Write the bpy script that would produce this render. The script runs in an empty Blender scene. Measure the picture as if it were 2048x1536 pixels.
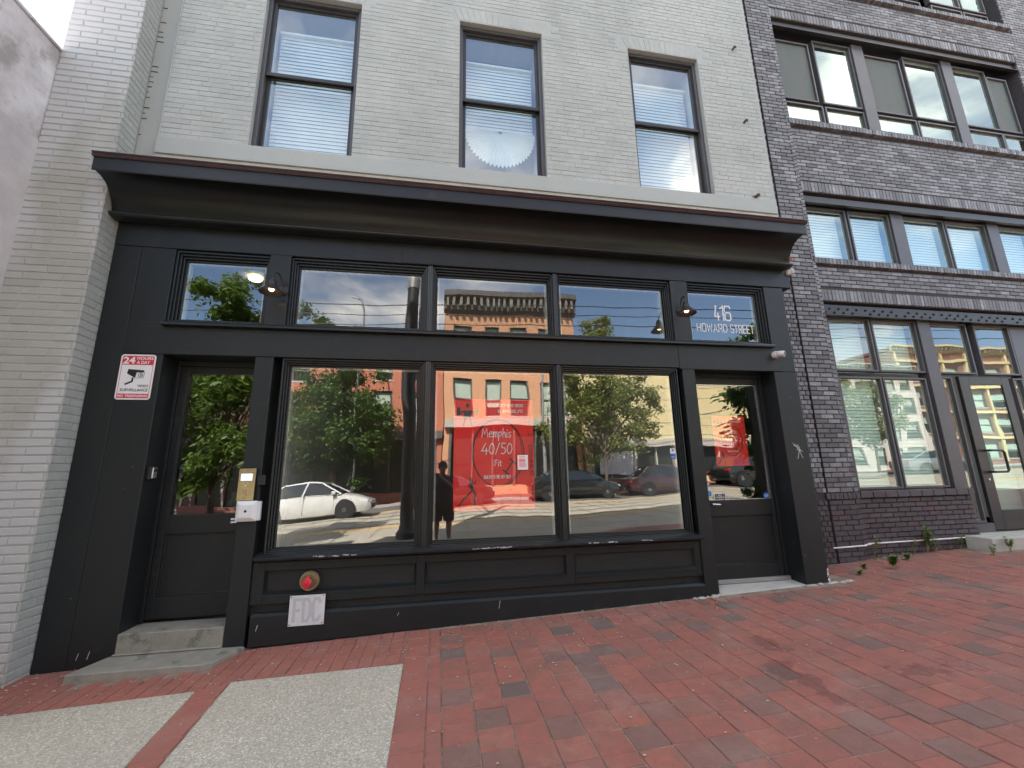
import bpy, bmesh, math, random
from mathutils import Vector, Matrix, noise
random.seed(7)
R = math.radians
sc = bpy.context.scene
COL = sc.collection
# ------------------------------------------------------------------ camera
cd = bpy.data.cameras.new('camera'); cam = bpy.data.objects.new('camera', cd); COL.objects.link(cam)
CAMP = Vector((0.0, -4.5, 1.445))
RT = Vector((0.98524679, -0.1701537, -0.01834344)); DN = Vector((0.01780542, 0.20851728, -0.97785659)); FW = Vector((0.17021085, 0.96310345, 0.20847064))
cam.matrix_world = Matrix(((RT.x, -DN.x, -FW.x, CAMP.x), (RT.y, -DN.y, -FW.y, CAMP.y), (RT.z, -DN.z, -FW.z, CAMP.z), (0, 0, 0, 1)))
cd.sensor_width = 36.0; cd.lens = 36.0 * 835.5 / 2048; cd.clip_start = 0.02; cd.clip_end = 2000
sc.camera = cam
# ------------------------------------------------------------------ world, sun, exposure
SUN_AZ, SUN_EL = R(-24), R(50)          # azimuth from +Y towards +X
w = bpy.data.worlds.new('World'); sc.world = w; w.use_nodes = True
nt = w.node_tree; nt.nodes.clear()
def N(nt, t, **k):
    n = nt.nodes.new(t)
    for a, b in k.items():
        if a in n.inputs.keys() if isinstance(a, str) else False: n.inputs[a].default_value = b
        else: setattr(n, a, b)
    return n
out = N(nt, 'ShaderNodeOutputWorld'); bg = N(nt, 'ShaderNodeBackground'); sky = N(nt, 'ShaderNodeTexSky')
sky.sky_type = 'NISHITA'; sky.sun_disc = False; sky.sun_elevation = SUN_EL; sky.sun_rotation = SUN_AZ
sky.air_density = 1.0; sky.dust_density = 0.6; sky.ozone_density = 1.3
bg.inputs['Strength'].default_value = 0.115
tc = N(nt, 'ShaderNodeTexCoord'); mp = N(nt, 'ShaderNodeMapping'); mp.inputs['Scale'].default_value = (1, 1, 1.9); mp.inputs['Location'].default_value = (3.3, 1.7, 0.55)
nz = N(nt, 'ShaderNodeTexNoise'); nz.inputs['Scale'].default_value = 2.1; nz.inputs['Detail'].default_value = 9; nz.inputs['Roughness'].default_value = 0.56; nz.inputs['Distortion'].default_value = 0.35
rp = N(nt, 'ShaderNodeValToRGB'); rp.color_ramp.elements[0].position = 0.47; rp.color_ramp.elements[1].position = 0.66
cl = N(nt, 'ShaderNodeValToRGB'); cl.color_ramp.elements[0].color = (4.6, 4.7, 4.9, 1); cl.color_ramp.elements[1].color = (9.2, 8.8, 8.1, 1)
cl.color_ramp.elements[0].position = 0.5; cl.color_ramp.elements[1].position = 0.66
mx = N(nt, 'ShaderNodeMix', data_type='RGBA')
L = nt.links.new
L(tc.outputs['Generated'], mp.inputs['Vector']); L(mp.outputs[0], nz.inputs['Vector']); sxz = N(nt, 'ShaderNodeSeparateXYZ'); L(tc.outputs['Generated'], sxz.inputs[0]); cov = N(nt, 'ShaderNodeMath', operation='MULTIPLY_ADD'); L(sxz.outputs[2], cov.inputs[0]); cov.inputs[1].default_value = .20; cov.inputs[2].default_value = -.095
cv2 = N(nt, 'ShaderNodeMath', operation='ADD'); L(nz.outputs['Fac'], cv2.inputs[0]); L(cov.outputs[0], cv2.inputs[1]); L(cv2.outputs[0], rp.inputs[0]); L(nz.outputs['Fac'], cl.inputs[0])
L(rp.outputs[0], mx.inputs[0]); L(sky.outputs[0], mx.inputs[6]); L(cl.outputs[0], mx.inputs[7]); L(mx.outputs[2], bg.inputs['Color']); L(bg.outputs[0], out.inputs[0])
sd = bpy.data.lights.new('sun', 'SUN'); so = bpy.data.objects.new('sun', sd); COL.objects.link(so)
sd.energy = 5.0; sd.angle = R(0.53); sd.color = (1.0, 0.94, 0.85)
tosun = Vector((math.sin(SUN_AZ) * math.cos(SUN_EL), math.cos(SUN_AZ) * math.cos(SUN_EL), math.sin(SUN_EL)))
so.rotation_euler = tosun.to_track_quat('Z', 'Y').to_euler()
vs = sc.view_settings; vs.view_transform = 'Standard'; vs.look = 'None'; vs.gamma = 1; vs.exposure = 2.0; vs.use_curve_mapping = False
sc.render.engine = 'CYCLES'
cy = sc.cycles; cy.use_denoising = True; cy.max_bounces = 10; cy.transparent_max_bounces = 16; cy.glossy_bounces = 5; cy.caustics_reflective = False; cy.caustics_refractive = False
cy.sample_clamp_indirect = 6
# ------------------------------------------------------------------ materials
def NM(name):
    m = bpy.data.materials.new(name); m.use_nodes = True; t = m.node_tree; t.nodes.clear()
    o = N(t, 'ShaderNodeOutputMaterial'); p = N(t, 'ShaderNodeBsdfPrincipled'); t.links.new(p.outputs[0], o.inputs[0]); return m, t, p
def noise_n(t, scale, detail=4, rough=.55, src=None, st=(1, 1, 1), loc=(0, 0, 0)):
    g = src or N(t, 'ShaderNodeNewGeometry').outputs['Position']
    mpn = N(t, 'ShaderNodeMapping'); mpn.inputs['Scale'].default_value = st; mpn.inputs['Location'].default_value = loc; t.links.new(g, mpn.inputs[0])
    n = N(t, 'ShaderNodeTexNoise'); n.inputs['Scale'].default_value = scale; n.inputs['Detail'].default_value = detail; n.inputs['Roughness'].default_value = rough
    t.links.new(mpn.outputs[0], n.inputs['Vector']); return n.outputs['Fac']
def ramp(t, src, stops):
    r = N(t, 'ShaderNodeValToRGB'); e = r.color_ramp.elements
    while len(e) < len(stops): e.new(.5)
    for el, (p, c) in zip(e, stops): el.position = p; el.color = (*c, 1) if len(c) == 3 else (c[0],) * 3 + (1,)
    t.links.new(src, r.inputs[0]); return r.outputs[0]
def mixc(t, f, a, b, mode='MIX'):
    m = N(t, 'ShaderNodeMix', data_type='RGBA', blend_type=mode)
    for i, v in ((0, f), (6, a), (7, b)):
        if hasattr(v, 'is_output'): t.links.new(v, m.inputs[i])
        elif i == 0: m.inputs[0].default_value = v
        else: m.inputs[i].default_value = (*v, 1)
    return m.outputs[2]
def bumpn(t, p, h, s, d=.01):
    b = N(t, 'ShaderNodeBump'); b.inputs['Strength'].default_value = s; b.inputs['Distance'].default_value = d
    t.links.new(h, b.inputs['Height']); t.links.new(b.outputs[0], p.inputs['Normal'])
def mat(name, c, c2=None, rough=.5, metal=0, vs=3, bump=0, bs=60, spec=.5, st=(1, 1, 1), rough2=None, coat=0, grime=None):
    m, t, p = NM(name)
    c2 = c2 or tuple(x * .8 for x in c)
    f = noise_n(t, vs, 6, .6, st=st); f = ramp(t, f, [(.32, (0,)), (.68, (1,))])
    col = mixc(t, f, c, c2)
    if grime:                                  # blotchy dirt of its own shape
        g = ramp(t, noise_n(t, grime[1], 8, .65, loc=(5, 2, 9)), [(grime[2], (0,)), (grime[2] + .12, (1,))]); col = mixc(t, g, col, grime[0])
    t.links.new(col, p.inputs['Base Color'])
    p.inputs['Metallic'].default_value = metal; p.inputs['Specular IOR Level'].default_value = spec
    if rough2 is not None:
        rr = N(t, 'ShaderNodeMapRange'); rr.inputs['To Min'].default_value = rough; rr.inputs['To Max'].default_value = rough2
        t.links.new(noise_n(t, vs * 2.3, 5), rr.inputs['Value']); t.links.new(rr.outputs[0], p.inputs['Roughness'])
    else: p.inputs['Roughness'].default_value = rough
    if coat: p.inputs['Coat Weight'].default_value = coat; p.inputs['Coat Roughness'].default_value = .03
    if bump: bumpn(t, p, noise_n(t, bs, 5, .6), bump)
    return m
def piece_rand(t):                              # one number per brick, whether it is an object or an island of a joined mesh
    a = N(t, 'ShaderNodeObjectInfo').outputs['Random']; b = N(t, 'ShaderNodeNewGeometry').outputs['Random Per Island']
    s = N(t, 'ShaderNodeMath', operation='ADD'); t.links.new(a, s.inputs[0]); t.links.new(b, s.inputs[1])
    f = N(t, 'ShaderNodeMath', operation='FRACT'); t.links.new(s.outputs[0], f.inputs[0]); return f.outputs[0]
def brickmat(name, stops, mott, rough=.8, bump=.5, bs=70, ms=25, extra=None, spec=.4, fine=.5):
    m, t, p = NM(name); r = piece_rand(t)
    col = ramp(t, r, stops); t.nodes[-1].color_ramp.interpolation = 'LINEAR'
    f = ramp(t, noise_n(t, ms, 5, .65), [(.35, (0,)), (.7, (1,))]); col = mixc(t, f, col, mixc(t, fine, col, mott))
    if extra: col = extra(t, col)
    t.links.new(col, p.inputs['Base Color']); p.inputs['Roughness'].default_value = rough; p.inputs['Specular IOR Level'].default_value = spec
    bumpn(t, p, noise_n(t, bs, 6, .65), bump, .004); return m
def glow(name, c, s):
    m = bpy.data.materials.new(name); m.use_nodes = True; t = m.node_tree; t.nodes.clear()
    o = N(t, 'ShaderNodeOutputMaterial'); e = N(t, 'ShaderNodeEmission'); e.inputs[0].default_value = (*c, 1); e.inputs[1].default_value = s; t.links.new(e.outputs[0], o.inputs[0]); return m
def glassmat(name, ior=2.7, tint=(.80, .86, .83), wave=.25, wsc=1.1, rtint=(1, 1, 1)):
    m = bpy.data.materials.new(name); m.use_nodes = True; t = m.node_tree; t.nodes.clear()
    o = N(t, 'ShaderNodeOutputMaterial'); tr = N(t, 'ShaderNodeBsdfTransparent'); tr.inputs[0].default_value = (*tint, 1)
    gl = N(t, 'ShaderNodeBsdfGlossy'); gl.inputs['Roughness'].default_value = 0.0; gl.inputs[0].default_value = (*rtint, 1)
    fr = N(t, 'ShaderNodeFresnel'); fr.inputs['IOR'].default_value = ior
    mxs = N(t, 'ShaderNodeMixShader')
    b = N(t, 'ShaderNodeBump'); b.inputs['Strength'].default_value = 1.0; b.inputs['Distance'].default_value = wave * .01
    t.links.new(noise_n(t, wsc, 2, .4, st=(1, 1, .7)), b.inputs['Height']); t.links.new(b.outputs[0], gl.inputs['Normal'])
    bk = N(t, 'ShaderNodeNewGeometry'); fm = N(t, 'ShaderNodeMix'); t.links.new(bk.outputs['Backfacing'], fm.inputs[0]); t.links.new(fr.outputs[0], fm.inputs[2]); fm.inputs[3].default_value = .2
    t.links.new(fm.outputs[0], mxs.inputs[0]); t.links.new(tr.outputs[0], mxs.inputs[1]); t.links.new(gl.outputs[0], mxs.inputs[2]); t.links.new(mxs.outputs[0], o.inputs[0]); return m
M = {}
M['slate'] = mat('slate_paint', (.0105, .0135, .0155), (.0145, .017, .0185), .34, rough2=.55, vs=2.6, bump=.16, bs=30, spec=.4, st=(1, 1, .35), grime=((.030, .030, .029), 5, .60))
M['slate_metal'] = mat('dented_sheet_metal', (.006, .008, .008), (.010, .0105, .0105), .26, rough2=.4, vs=1.3, bump=.8, bs=2.4, spec=.35)
M['capmetal'] = mat('brown_flashing', (.055, .035, .04), (.08, .05, .055), .4, vs=8, spec=.5)
M['mold'] = mat('slate_moulding', (.012, .0155, .0175), (.018, .021, .022), .3, vs=5, spec=.5)
M['bead_cream'] = mat('cream_gasket', (.42, .42, .37), (.3, .3, .26), .6, vs=20)
M['graypaint'] = mat('gray_masonry_paint', (.405, .42, .40), (.365, .38, .36), .62, vs=1.1, bump=.35, bs=60, grime=((.36, .36, .34), 3.5, .64))
def wallx(t, col):
    f = ramp(t, noise_n(t, 1.5, 7, .65, st=(1, 1, .22), loc=(4, 0, 2)), [(.48, (0,)), (.75, (1,))]); col = mixc(t, f, col, mixc(t, .45, col, (.27, .28, .26)))
    f = ramp(t, noise_n(t, .8, 5, .6, loc=(9, 1, 5)), [(.45, (0,)), (.6, (1,))]); col = mixc(t, f, col, mixc(t, .4, col, (.50, .50, .47)))
    f = ramp(t, noise_n(t, 38, 4, .7, loc=(2, 2, 2)), [(.70, (0,)), (.74, (1,))]); return mixc(t, f, col, mixc(t, .5, col, (.16, .16, .15)))
graystop = [(0, (.395, .41, .39)), (.5, (.435, .45, .43)), (1, (.36, .375, .355))]
M['graybrick'] = brickmat('gray_painted_brick', graystop, (.345, .36, .335), .6, .7, 55, 9, fine=.6, extra=wallx)
def pierx(t, col):
    f = ramp(t, noise_n(t, .9, 3, .5, st=(1, 1, .45), loc=(2.2, 0, .9)), [(.47, (0,)), (.53, (1,))]); return mixc(t, f, col, (.50, .505, .51))
M['pierbrick'] = brickmat('cream_gray_painted_brick', [(0, (.40, .40, .365)), (.5, (.43, .43, .395)), (1, (.37, .37, .34))], (.37, .37, .34), .65, .9, 40, 7, extra=pierx)
M['beige'] = mat('beige_under_paint', (.42, .40, .33), (.5, .48, .42), .7, vs=6, bump=.4, bs=30)
def darkx(t, col):
    f = ramp(t, noise_n(t, 1.3, 4, .6), [(.4, (0,)), (.7, (1,))]); return mixc(t, f, col, mixc(t, .5, col, (.16, .155, .16)))
M['darkbrick'] = brickmat('charcoal_brick_sky_sheen', [(0, (0.095, 0.090, 0.097)), (.2, (0.146, 0.142, 0.152)), (.45, (0.202, 0.200, 0.215)), (.7, (0.263, 0.264, 0.286)), (.9, (0.370, 0.377, 0.396)), (1, (0.146, 0.122, 0.127))], (0.084, 0.081, 0.083), .5, 1.0, 55, 16, extra=darkx, fine=.6)  # pale lavender sky sheen of the upper wall is put into the colour
M['lowbrick'] = brickmat('plum_charcoal_brick', [(0, (0.068, 0.051, 0.058)), (.4, (0.092, 0.070, 0.077)), (.75, (0.101, 0.092, 0.104)), (1, (0.115, 0.062, 0.068))], (0.047, 0.043, 0.049), .5, .9, 55, 14, fine=.7)  # foot of the wall, darker, with no sky sheen in its colour
M['darkmortar'] = mat('dark_mortar', (.045, .040, .046), (.065, .06, .065), .9, vs=20, bump=.5)
M['winmetal'] = mat('charcoal_window_metal', (.075, .071, .079), (.088, .084, .092), .42, vs=4, spec=.5)
M['bronze'] = mat('dark_bronze_metal', (.022, .02, .022), (.03, .027, .028), .4, vs=4)
M['blackjoint'] = mat('black_sealant', (.008, .006, .006), None, .8)
M['blind'] = mat('white_blind', (.84, .86, .84), (.80, .82, .80), .5, vs=12)
M['screen'] = mat('insect_screen', (.10, .125, .11), (.13, .13, .12), .7, vs=2.5, st=(2, 1, .4))
M['glass'] = glassmat('shop_glass', 2.8, (.98, .99, .97), .9, .9)
M['doorglass'] = glassmat('door_glass', 2.7, (.94, .95, .93), 1.2, 1.2)
M['transomglass'] = glassmat('transom_glass', 2.35, (.92, .95, .93), .45, 1.0)
M['groundglass'] = glassmat('ground_floor_glass', 2.3, (.93, 1.0, .97), .5, .9)
M['gblind'] = mat('pale_green_blind', (.66, .80, .68), (.60, .75, .63), .5, vs=6)
M['upglass'] = glassmat('sash_glass', 3.0, (.90, .98, .98), .9, 1.3)
M['modglass'] = glassmat('coated_glass', 3.3, (.90, 1.0, .98), .35, .9, (.86, 1, .97))
M['stone'] = mat('worn_step_stone', (.25, .235, .195), (.32, .30, .255), .85, vs=7, bump=.6, bs=60, grime=((.13, .125, .11), 5, .55))
def aggregate():
    m, t, p = NM('exposed_aggregate'); g = N(t, 'ShaderNodeNewGeometry').outputs['Position']
    v = N(t, 'ShaderNodeTexVoronoi'); v.inputs['Scale'].default_value = 120; t.links.new(g, v.inputs['Vector'])
    sp = N(t, 'ShaderNodeSeparateColor'); t.links.new(v.outputs['Color'], sp.inputs[0])
    col = ramp(t, sp.outputs[0], [(0, (.33, .29, .23)), (.25, (.43, .385, .305)), (.7, (.49, .44, .355)), (.86, (.57, .52, .43)), (1, (.74, .69, .59))])
    col = mixc(t, ramp(t, noise_n(t, 1.7, 6, .6), [(.4, (0,)), (.7, (1,))]), col, mixc(t, .3, col, (.30, .275, .235)))
    t.links.new(col, p.inputs['Base Color']); p.inputs['Roughness'].default_value = .9; bumpn(t, p, v.outputs['Distance'], .7, .003); return m
M['concrete'] = aggregate(); M['palestone'] = mat('pale_concrete', (.50, .485, .44), (.42, .405, .37), .85, vs=5, bump=.5, bs=70, grime=((.30, .29, .26), 9, .60))
M['white'] = mat('white_enamel', (.78, .78, .78), (.72, .72, .73), .35, vs=10)
M['offwhite'] = mat('weathered_white', (.72, .72, .74), (.62, .62, .64), .5, vs=15)
M['signwhite'] = mat('sign_white', (.80, .80, .80), (.76, .76, .76), .4, vs=8)
M['signred'] = mat('sign_red', (.62, .03, .06), (.58, .03, .06), .4, vs=8)
M['black'] = mat('black_print', (.012, .012, .014), None, .5)
M['ghost'] = mat('faded_print', (.50, .50, .52), (.55, .55, .57), .5, vs=30)
M['posterred'] = mat('poster_red', (.86, .018, .012), (.82, .016, .012), .5, vs=3)
M['vinyl'] = mat('white_vinyl', (.85, .85, .85), None, .5)
M['brass'] = mat('brass', (.45, .36, .19), (.55, .45, .26), .28, metal=.85, vs=12, bump=.1)
M['agedbrass'] = mat('aged_brass', (.20, .15, .085), (.28, .22, .13), .5, metal=.6, vs=30, bump=.4)
M['redplastic'] = mat('red_plug', (.75, .03, .05), (.6, .02, .04), .3, vs=20)
M['lampmetal'] = mat('lamp_metal', (.018, .016, .017), (.028, .024, .025), .5, vs=20)
M['bulb'] = glow('bulb_glow', (1, .66, .36), 3.0)
M['ceil'] = glow('ceiling_light', (1, .86, .6), 4)
M['chrome'] = mat('silver_metal', (.62, .62, .64), (.5, .5, .52), .25, metal=.9, vs=20)
M['camwhite'] = mat('camera_housing', (.70, .66, .64), (.62, .58, .56), .35, vs=12)
M['blue'] = mat('blue_sticker', (.02, .12, .45), (.02, .16, .5), .4)
M['lightblue'] = mat('light_blue_sticker', (.05, .35, .70), None, .4)
M['rust'] = mat('rust', (.12, .06, .04), (.06, .04, .035), .8, vs=40, bump=.6)
M['weed'] = mat('weed_green', (.14, .24, .045), (.20, .28, .06), .6, vs=12)
M['straw'] = mat('dry_stem', (.28, .22, .13), (.2, .15, .09), .8, vs=12)
M['debris'] = mat('pale_litter', (.52, .49, .43), (.36, .32, .26), .8, vs=25)
M['inner'] = mat('interior_wall_paint', (.30, .30, .28), (.34, .34, .32), .7)
M['innerfloor'] = mat('interior_floor', (.16, .13, .10), (.12, .10, .08), .35, vs=2)
M['stucco'] = mat('pinkish_stucco', (.46, .43, .43), (.70, .67, .68), .85, vs=3.2, bump=1.0, bs=9, grime=((.36, .33, .32), 2.6, .54))
def pavx(t, col):
    g = N(t, 'ShaderNodeNewGeometry').outputs['Position']
    # damp stain that runs down the walk
    n1 = noise_n(t, 6, 6, .6); st = None
    for (x, y, rx, ry) in ((2.62, -1.25, .13, .26), (2.40, -1.78, .14, .30), (3.3, -1.9, .30, .13)):
        mpn = N(t, 'ShaderNodeMapping', vector_type='POINT'); mpn.inputs['Location'].default_value = (-x / rx, -y / ry, 0); mpn.inputs['Scale'].default_value = (1 / rx, 1 / ry, 0); t.links.new(g, mpn.inputs[0])
        ln = N(t, 'ShaderNodeVectorMath', operation='LENGTH'); t.links.new(mpn.outputs[0], ln.inputs[0])
        a = N(t, 'ShaderNodeMath', operation='MULTIPLY_ADD'); t.links.new(n1, a.inputs[0]); a.inputs[1].default_value = 3.4; t.links.new(ln.outputs['Value'], a.inputs[2])
        lt = N(t, 'ShaderNodeMath', operation='LESS_THAN'); t.links.new(a.outputs[0], lt.inputs[0]); lt.inputs[1].default_value = 2.35
        if st is None: st = lt.outputs[0]
        else:
            mxn = N(t, 'ShaderNodeMath', operation='MAXIMUM'); t.links.new(st, mxn.inputs[0]); t.links.new(lt.outputs[0], mxn.inputs[1]); st = mxn.outputs[0]
    col = mixc(t, st, col, mixc(t, .40, col, (.08, .035, .03)))
    sx = N(t, 'ShaderNodeSeparateXYZ'); t.links.new(g, sx.inputs[0]); lt2 = N(t, 'ShaderNodeMath', operation='LESS_THAN'); t.links.new(sx.outputs[0], lt2.inputs[0]); lt2.inputs[1].default_value = .04
    col = mixc(t, lt2.outputs[0], col, mixc(t, .72, col, (.35, .125, .095)))
    dust = ramp(t, noise_n(t, 2.1, 7, .7, loc=(3, 1, 0)), [(.5, (0,)), (.8, (1,))])
    col = mixc(t, dust, col, mixc(t, .35, col, (.40, .31, .27)))
    gr = ramp(t, noise_n(t, 4.5, 9, .75, loc=(7, 4, 0)), [(.52, (0,)), (.66, (1,))]); col = mixc(t, gr, col, mixc(t, .38, col, (.13, .085, .07)))
    sp = ramp(t, noise_n(t, 95, 3, .6, loc=(1, 8, 0)), [(.66, (0,)), (.72, (1,))]); col = mixc(t, sp, col, mixc(t, .4, col, (.5, .4, .35)))
    return col
M['paver'] = brickmat('red_paver', [(0, (.37, .122, .088)), (.3, (.34, .120, .090)), (.52, (.30, .118, .090)), (.66, (.39, .135, .092)), (.78, (.28, .125, .097)), (.87, (.23, .13, .105)), (.95, (.14, .112, .098)), (1, (.34, .122, .090))], (.20, .105, .085), .82, 1.0, 60, 14, extra=pavx, fine=.62)
M['bed'] = mat('paver_joint_sand', (.20, .12, .095), (.36, .27, .21), .95, vs=9, bump=.8, bs=90, grime=((.05, .05, .03), 6, .58))
# far side materials
def bricktex(name, c1, c2, mo, sc_=1.0, rough=.85):
    m, t, p = NM(name); g = N(t, 'ShaderNodeNewGeometry').outputs['Position']
    sx = N(t, 'ShaderNodeSeparateXYZ'); t.links.new(g, sx.inputs[0]); a = N(t, 'ShaderNodeMath', operation='ADD'); t.links.new(sx.outputs[0], a.inputs[0]); t.links.new(sx.outputs[1], a.inputs[1])
    cb = N(t, 'ShaderNodeCombineXYZ'); t.links.new(a.outputs[0], cb.inputs[0]); t.links.new(sx.outputs[2], cb.inputs[1])
    b = N(t, 'ShaderNodeTexBrick'); b.inputs['Scale'].default_value = 4.6 * sc_; b.inputs['Color1'].default_value = (*c1, 1); b.inputs['Color2'].default_value = (*c2, 1); b.inputs['Mortar'].default_value = (*mo, 1)
    b.inputs['Mortar Size'].default_value = .012; b.inputs['Brick Width'].default_value = 1.0; b.inputs['Row Height'].default_value = .33
    t.links.new(cb.outputs[0], b.inputs['Vector']); t.links.new(b.outputs[0], p.inputs['Base Color']); p.inputs['Roughness'].default_value = rough; return m
M['orange'] = bricktex('orange_brick', (.64, .34, .19), (.58, .29, .16), (.60, .40, .27))
M['redbrick'] = bricktex('red_brick', (.52, .17, .10), (.44, .14, .08), (.52, .32, .24))
M['yellow'] = mat('cream_siding', (.66, .56, .30), (.62, .52, .28), .7, vs=.8)
M['farwhite'] = mat('far_white_render', (.70, .66, .58), (.62, .58, .52), .8, vs=.6)
M['farbeige'] = mat('far_beige_render', (.48, .36, .24), (.42, .32, .22), .8, vs=.6)
M['farplum'] = mat('far_plum_brick', (.22, .10, .08), (.26, .12, .09), .8, vs=.6)
M['trim'] = mat('painted_trim', (.50, .48, .42), (.42, .40, .36), .7, vs=3)
M['bracketpaint'] = mat('weathered_bracket_paint', (.26, .24, .20), (.20, .18, .15), .7, vs=3)
M['darktrim'] = mat('dark_cornice_paint', (.085, .08, .072), (.12, .11, .10), .6, vs=3)
M['farglass'] = mat('far_window_glass', (.015, .02, .02), (.03, .035, .03), .25, vs=1, spec=.3)
M['farblind'] = mat('far_window_blind', (.38, .46, .38), (.45, .52, .44), .5, vs=3)
M['asphalt'] = mat('asphalt', (.11, .11, .105), (.15, .145, .135), .9, vs=1.5, bump=.5, bs=80)
M['setts'] = mat('track_paving', (.42, .38, .30), (.34, .31, .25), .85, vs=1.3, bump=.5, bs=20)
M['ochre'] = mat('ochre_paving', (.55, .38, .18), (.48, .34, .18), .85, vs=1.5)
M['rail'] = mat('rail_steel', (.25, .24, .23), None, .35, metal=.8)
M['kerb'] = mat('granite_kerb', (.45, .43, .40), (.38, .36, .33), .8, vs=5)
M['walkbrick'] = bricktex('walk_brick', (.28, .08, .06), (.22, .07, .055), (.22, .15, .11), 1.1)
def leafmat(name, c, c2, vs_):
    m = mat(name, c, c2, .5, vs=vs_); t = m.node_tree; p = next(n for n in t.nodes if n.type == 'BSDF_PRINCIPLED'); o = next(n for n in t.nodes if n.type == 'OUTPUT_MATERIAL')
    tl = N(t, 'ShaderNodeBsdfTranslucent'); src = p.inputs['Base Color'].links[0].from_socket; t.links.new(src, tl.inputs[0]); ms = N(t, 'ShaderNodeMixShader'); ms.inputs[0].default_value = .45
    t.links.new(p.outputs[0], ms.inputs[1]); t.links.new(tl.outputs[0], ms.inputs[2]); t.links.new(ms.outputs[0], o.inputs[0]); return m
M['leafA'] = leafmat('leaf_fresh', (.09, .16, .025), (.15, .23, .04), 2.5)
M['leafB'] = leafmat('leaf_deep', (.06, .12, .03), (.12, .19, .04), 1.5)
M['leafC'] = leafmat('leaf_yellow_green', (.20, .25, .07), (.28, .30, .10), 2)
M['bark'] = mat('bark', (.10, .075, .055), (.15, .12, .09), .9, vs=9, bump=.8, bs=20)
M['pole'] = mat('black_pole_paint', (.02, .02, .022), (.04, .038, .036), .5, vs=3, bump=.3, bs=10)
M['galv'] = mat('galvanised_steel', (.33, .33, .33), (.4, .4, .4), .45, metal=.5)
M['tyre'] = mat('tyre_rubber', (.02, .02, .02), None, .8)
M['carwhite'] = mat('white_car_paint', (.75, .75, .72), None, .3, coat=1)
M['carblack'] = mat('black_car_paint', (.012, .016, .016), None, .25, coat=1)
M['carburg'] = mat('burgundy_car_paint', (.045, .010, .016), None, .25, coat=1)
M['carred'] = mat('red_car_paint', (.35, .02, .02), None, .3, coat=1)
M['carsilver'] = mat('silver_car_paint', (.42, .43, .44), None, .3, metal=.5, coat=1)
M['carglass'] = mat('car_window_glass', (.01, .014, .016), None, .03, spec=1)
M['carlight'] = mat('car_headlight', (.7, .7, .7), None, .1, spec=1)
M['carred2'] = mat('car_tail_light', (.5, .01, .01), None, .15)
M['skin'] = mat('skin', (.42, .26, .19), (.46, .29, .21), .55, vs=8)
M['navy'] = mat('navy_cotton', (.018, .022, .055), (.025, .03, .07), .85, vs=9, bump=.4)
M['blackcloth'] = mat('black_cotton', (.012, .012, .014), None, .9)
M['hair'] = mat('brown_hair', (.05, .03, .02), (.08, .05, .03), .6, vs=40)
M['ground'] = mat('distant_ground', (.16, .15, .13), None, .95)
# ------------------------------------------------------------------ geometry helpers
class B:
    def __init__(s): s.v = []; s.f = []; s.m = []; s.mi = 0
    def add(s, vs, fs):
        o = len(s.v); s.v += [tuple(x) for x in vs]; s.f += [tuple(i + o for i in f) for f in fs]; s.m += [s.mi] * len(fs); return s
    def box(s, x0, x1, y0, y1, z0, z1):
        return s.add([(x0, y0, z0), (x1, y0, z0), (x1, y1, z0), (x0, y1, z0), (x0, y0, z1), (x1, y0, z1), (x1, y1, z1), (x0, y1, z1)],
                     [(0, 3, 2, 1), (4, 5, 6, 7), (0, 1, 5, 4), (1, 2, 6, 5), (2, 3, 7, 6), (3, 0, 4, 7)])
    def prism(s, a, b):                         # two equal loops of points, capped
        n = len(a); return s.add(list(a) + list(b), [tuple(range(n))[::-1], tuple(range(n, 2 * n))] + [(i, (i + 1) % n, n + (i + 1) % n, n + i) for i in range(n)])
    def extrx(s, prof, x0, x1):                 # profile of (y,z) extruded along x
        return s.prism([(x0, y, z) for y, z in prof], [(x1, y, z) for y, z in prof])
    def tube(s, pts, r, n=8, caps=True):
        pts = [Vector(p) for p in pts]; rr = r if isinstance(r, (list, tuple)) else [r] * len(pts); rings = []; up = None
        for i, p in enumerate(pts):
            d = (pts[min(i + 1, len(pts) - 1)] - pts[max(i - 1, 0)]).normalized()
            if up is None: up = d.orthogonal().normalized()
            u = (up - d * up.dot(d)).normalized(); up = u; v = d.cross(u)
            rings.append([p + (u * math.cos(2 * math.pi * k / n) + v * math.sin(2 * math.pi * k / n)) * rr[i] for k in range(n)])
        o = [q for g in rings for q in g]; f = [(i * n + k, i * n + (k + 1) % n, (i + 1) * n + (k + 1) % n, (i + 1) * n + k) for i in range(len(pts) - 1) for k in range(n)]
        if caps: f += [tuple(range(n))[::-1], tuple(range(len(o) - n, len(o)))]
        return s.add(o, f)
    def lathe(s, prof, c, ax='Z', n=20, caps=True):        # prof of (r, h)
        c = Vector(c); A = {'Z': (Vector((1, 0, 0)), Vector((0, 1, 0)), Vector((0, 0, 1))), 'Y': (Vector((1, 0, 0)), Vector((0, 0, 1)), Vector((0, -1, 0))), 'X': (Vector((0, 1, 0)), Vector((0, 0, 1)), Vector((1, 0, 0)))}
        if isinstance(ax, str): u, v, a = A[ax]
        else: a = Vector(ax).normalized(); u = a.orthogonal().normalized(); v = a.cross(u)
        o = [c + a * h + (u * math.cos(2 * math.pi * k / n) + v * math.sin(2 * math.pi * k / n)) * r for r, h in prof for k in range(n)]
        f = [(i * n + k, i * n + (k + 1) % n, (i + 1) * n + (k + 1) % n, (i + 1) * n + k) for i in range(len(prof) - 1) for k in range(n)]
        if caps and prof[0][0] > 1e-5: f.append(tuple(range(n))[::-1])
        if caps and prof[-1][0] > 1e-5: f.append(tuple(range(len(o) - n, len(o))))
        return s.add(o, f)
BASE = {}
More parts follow.
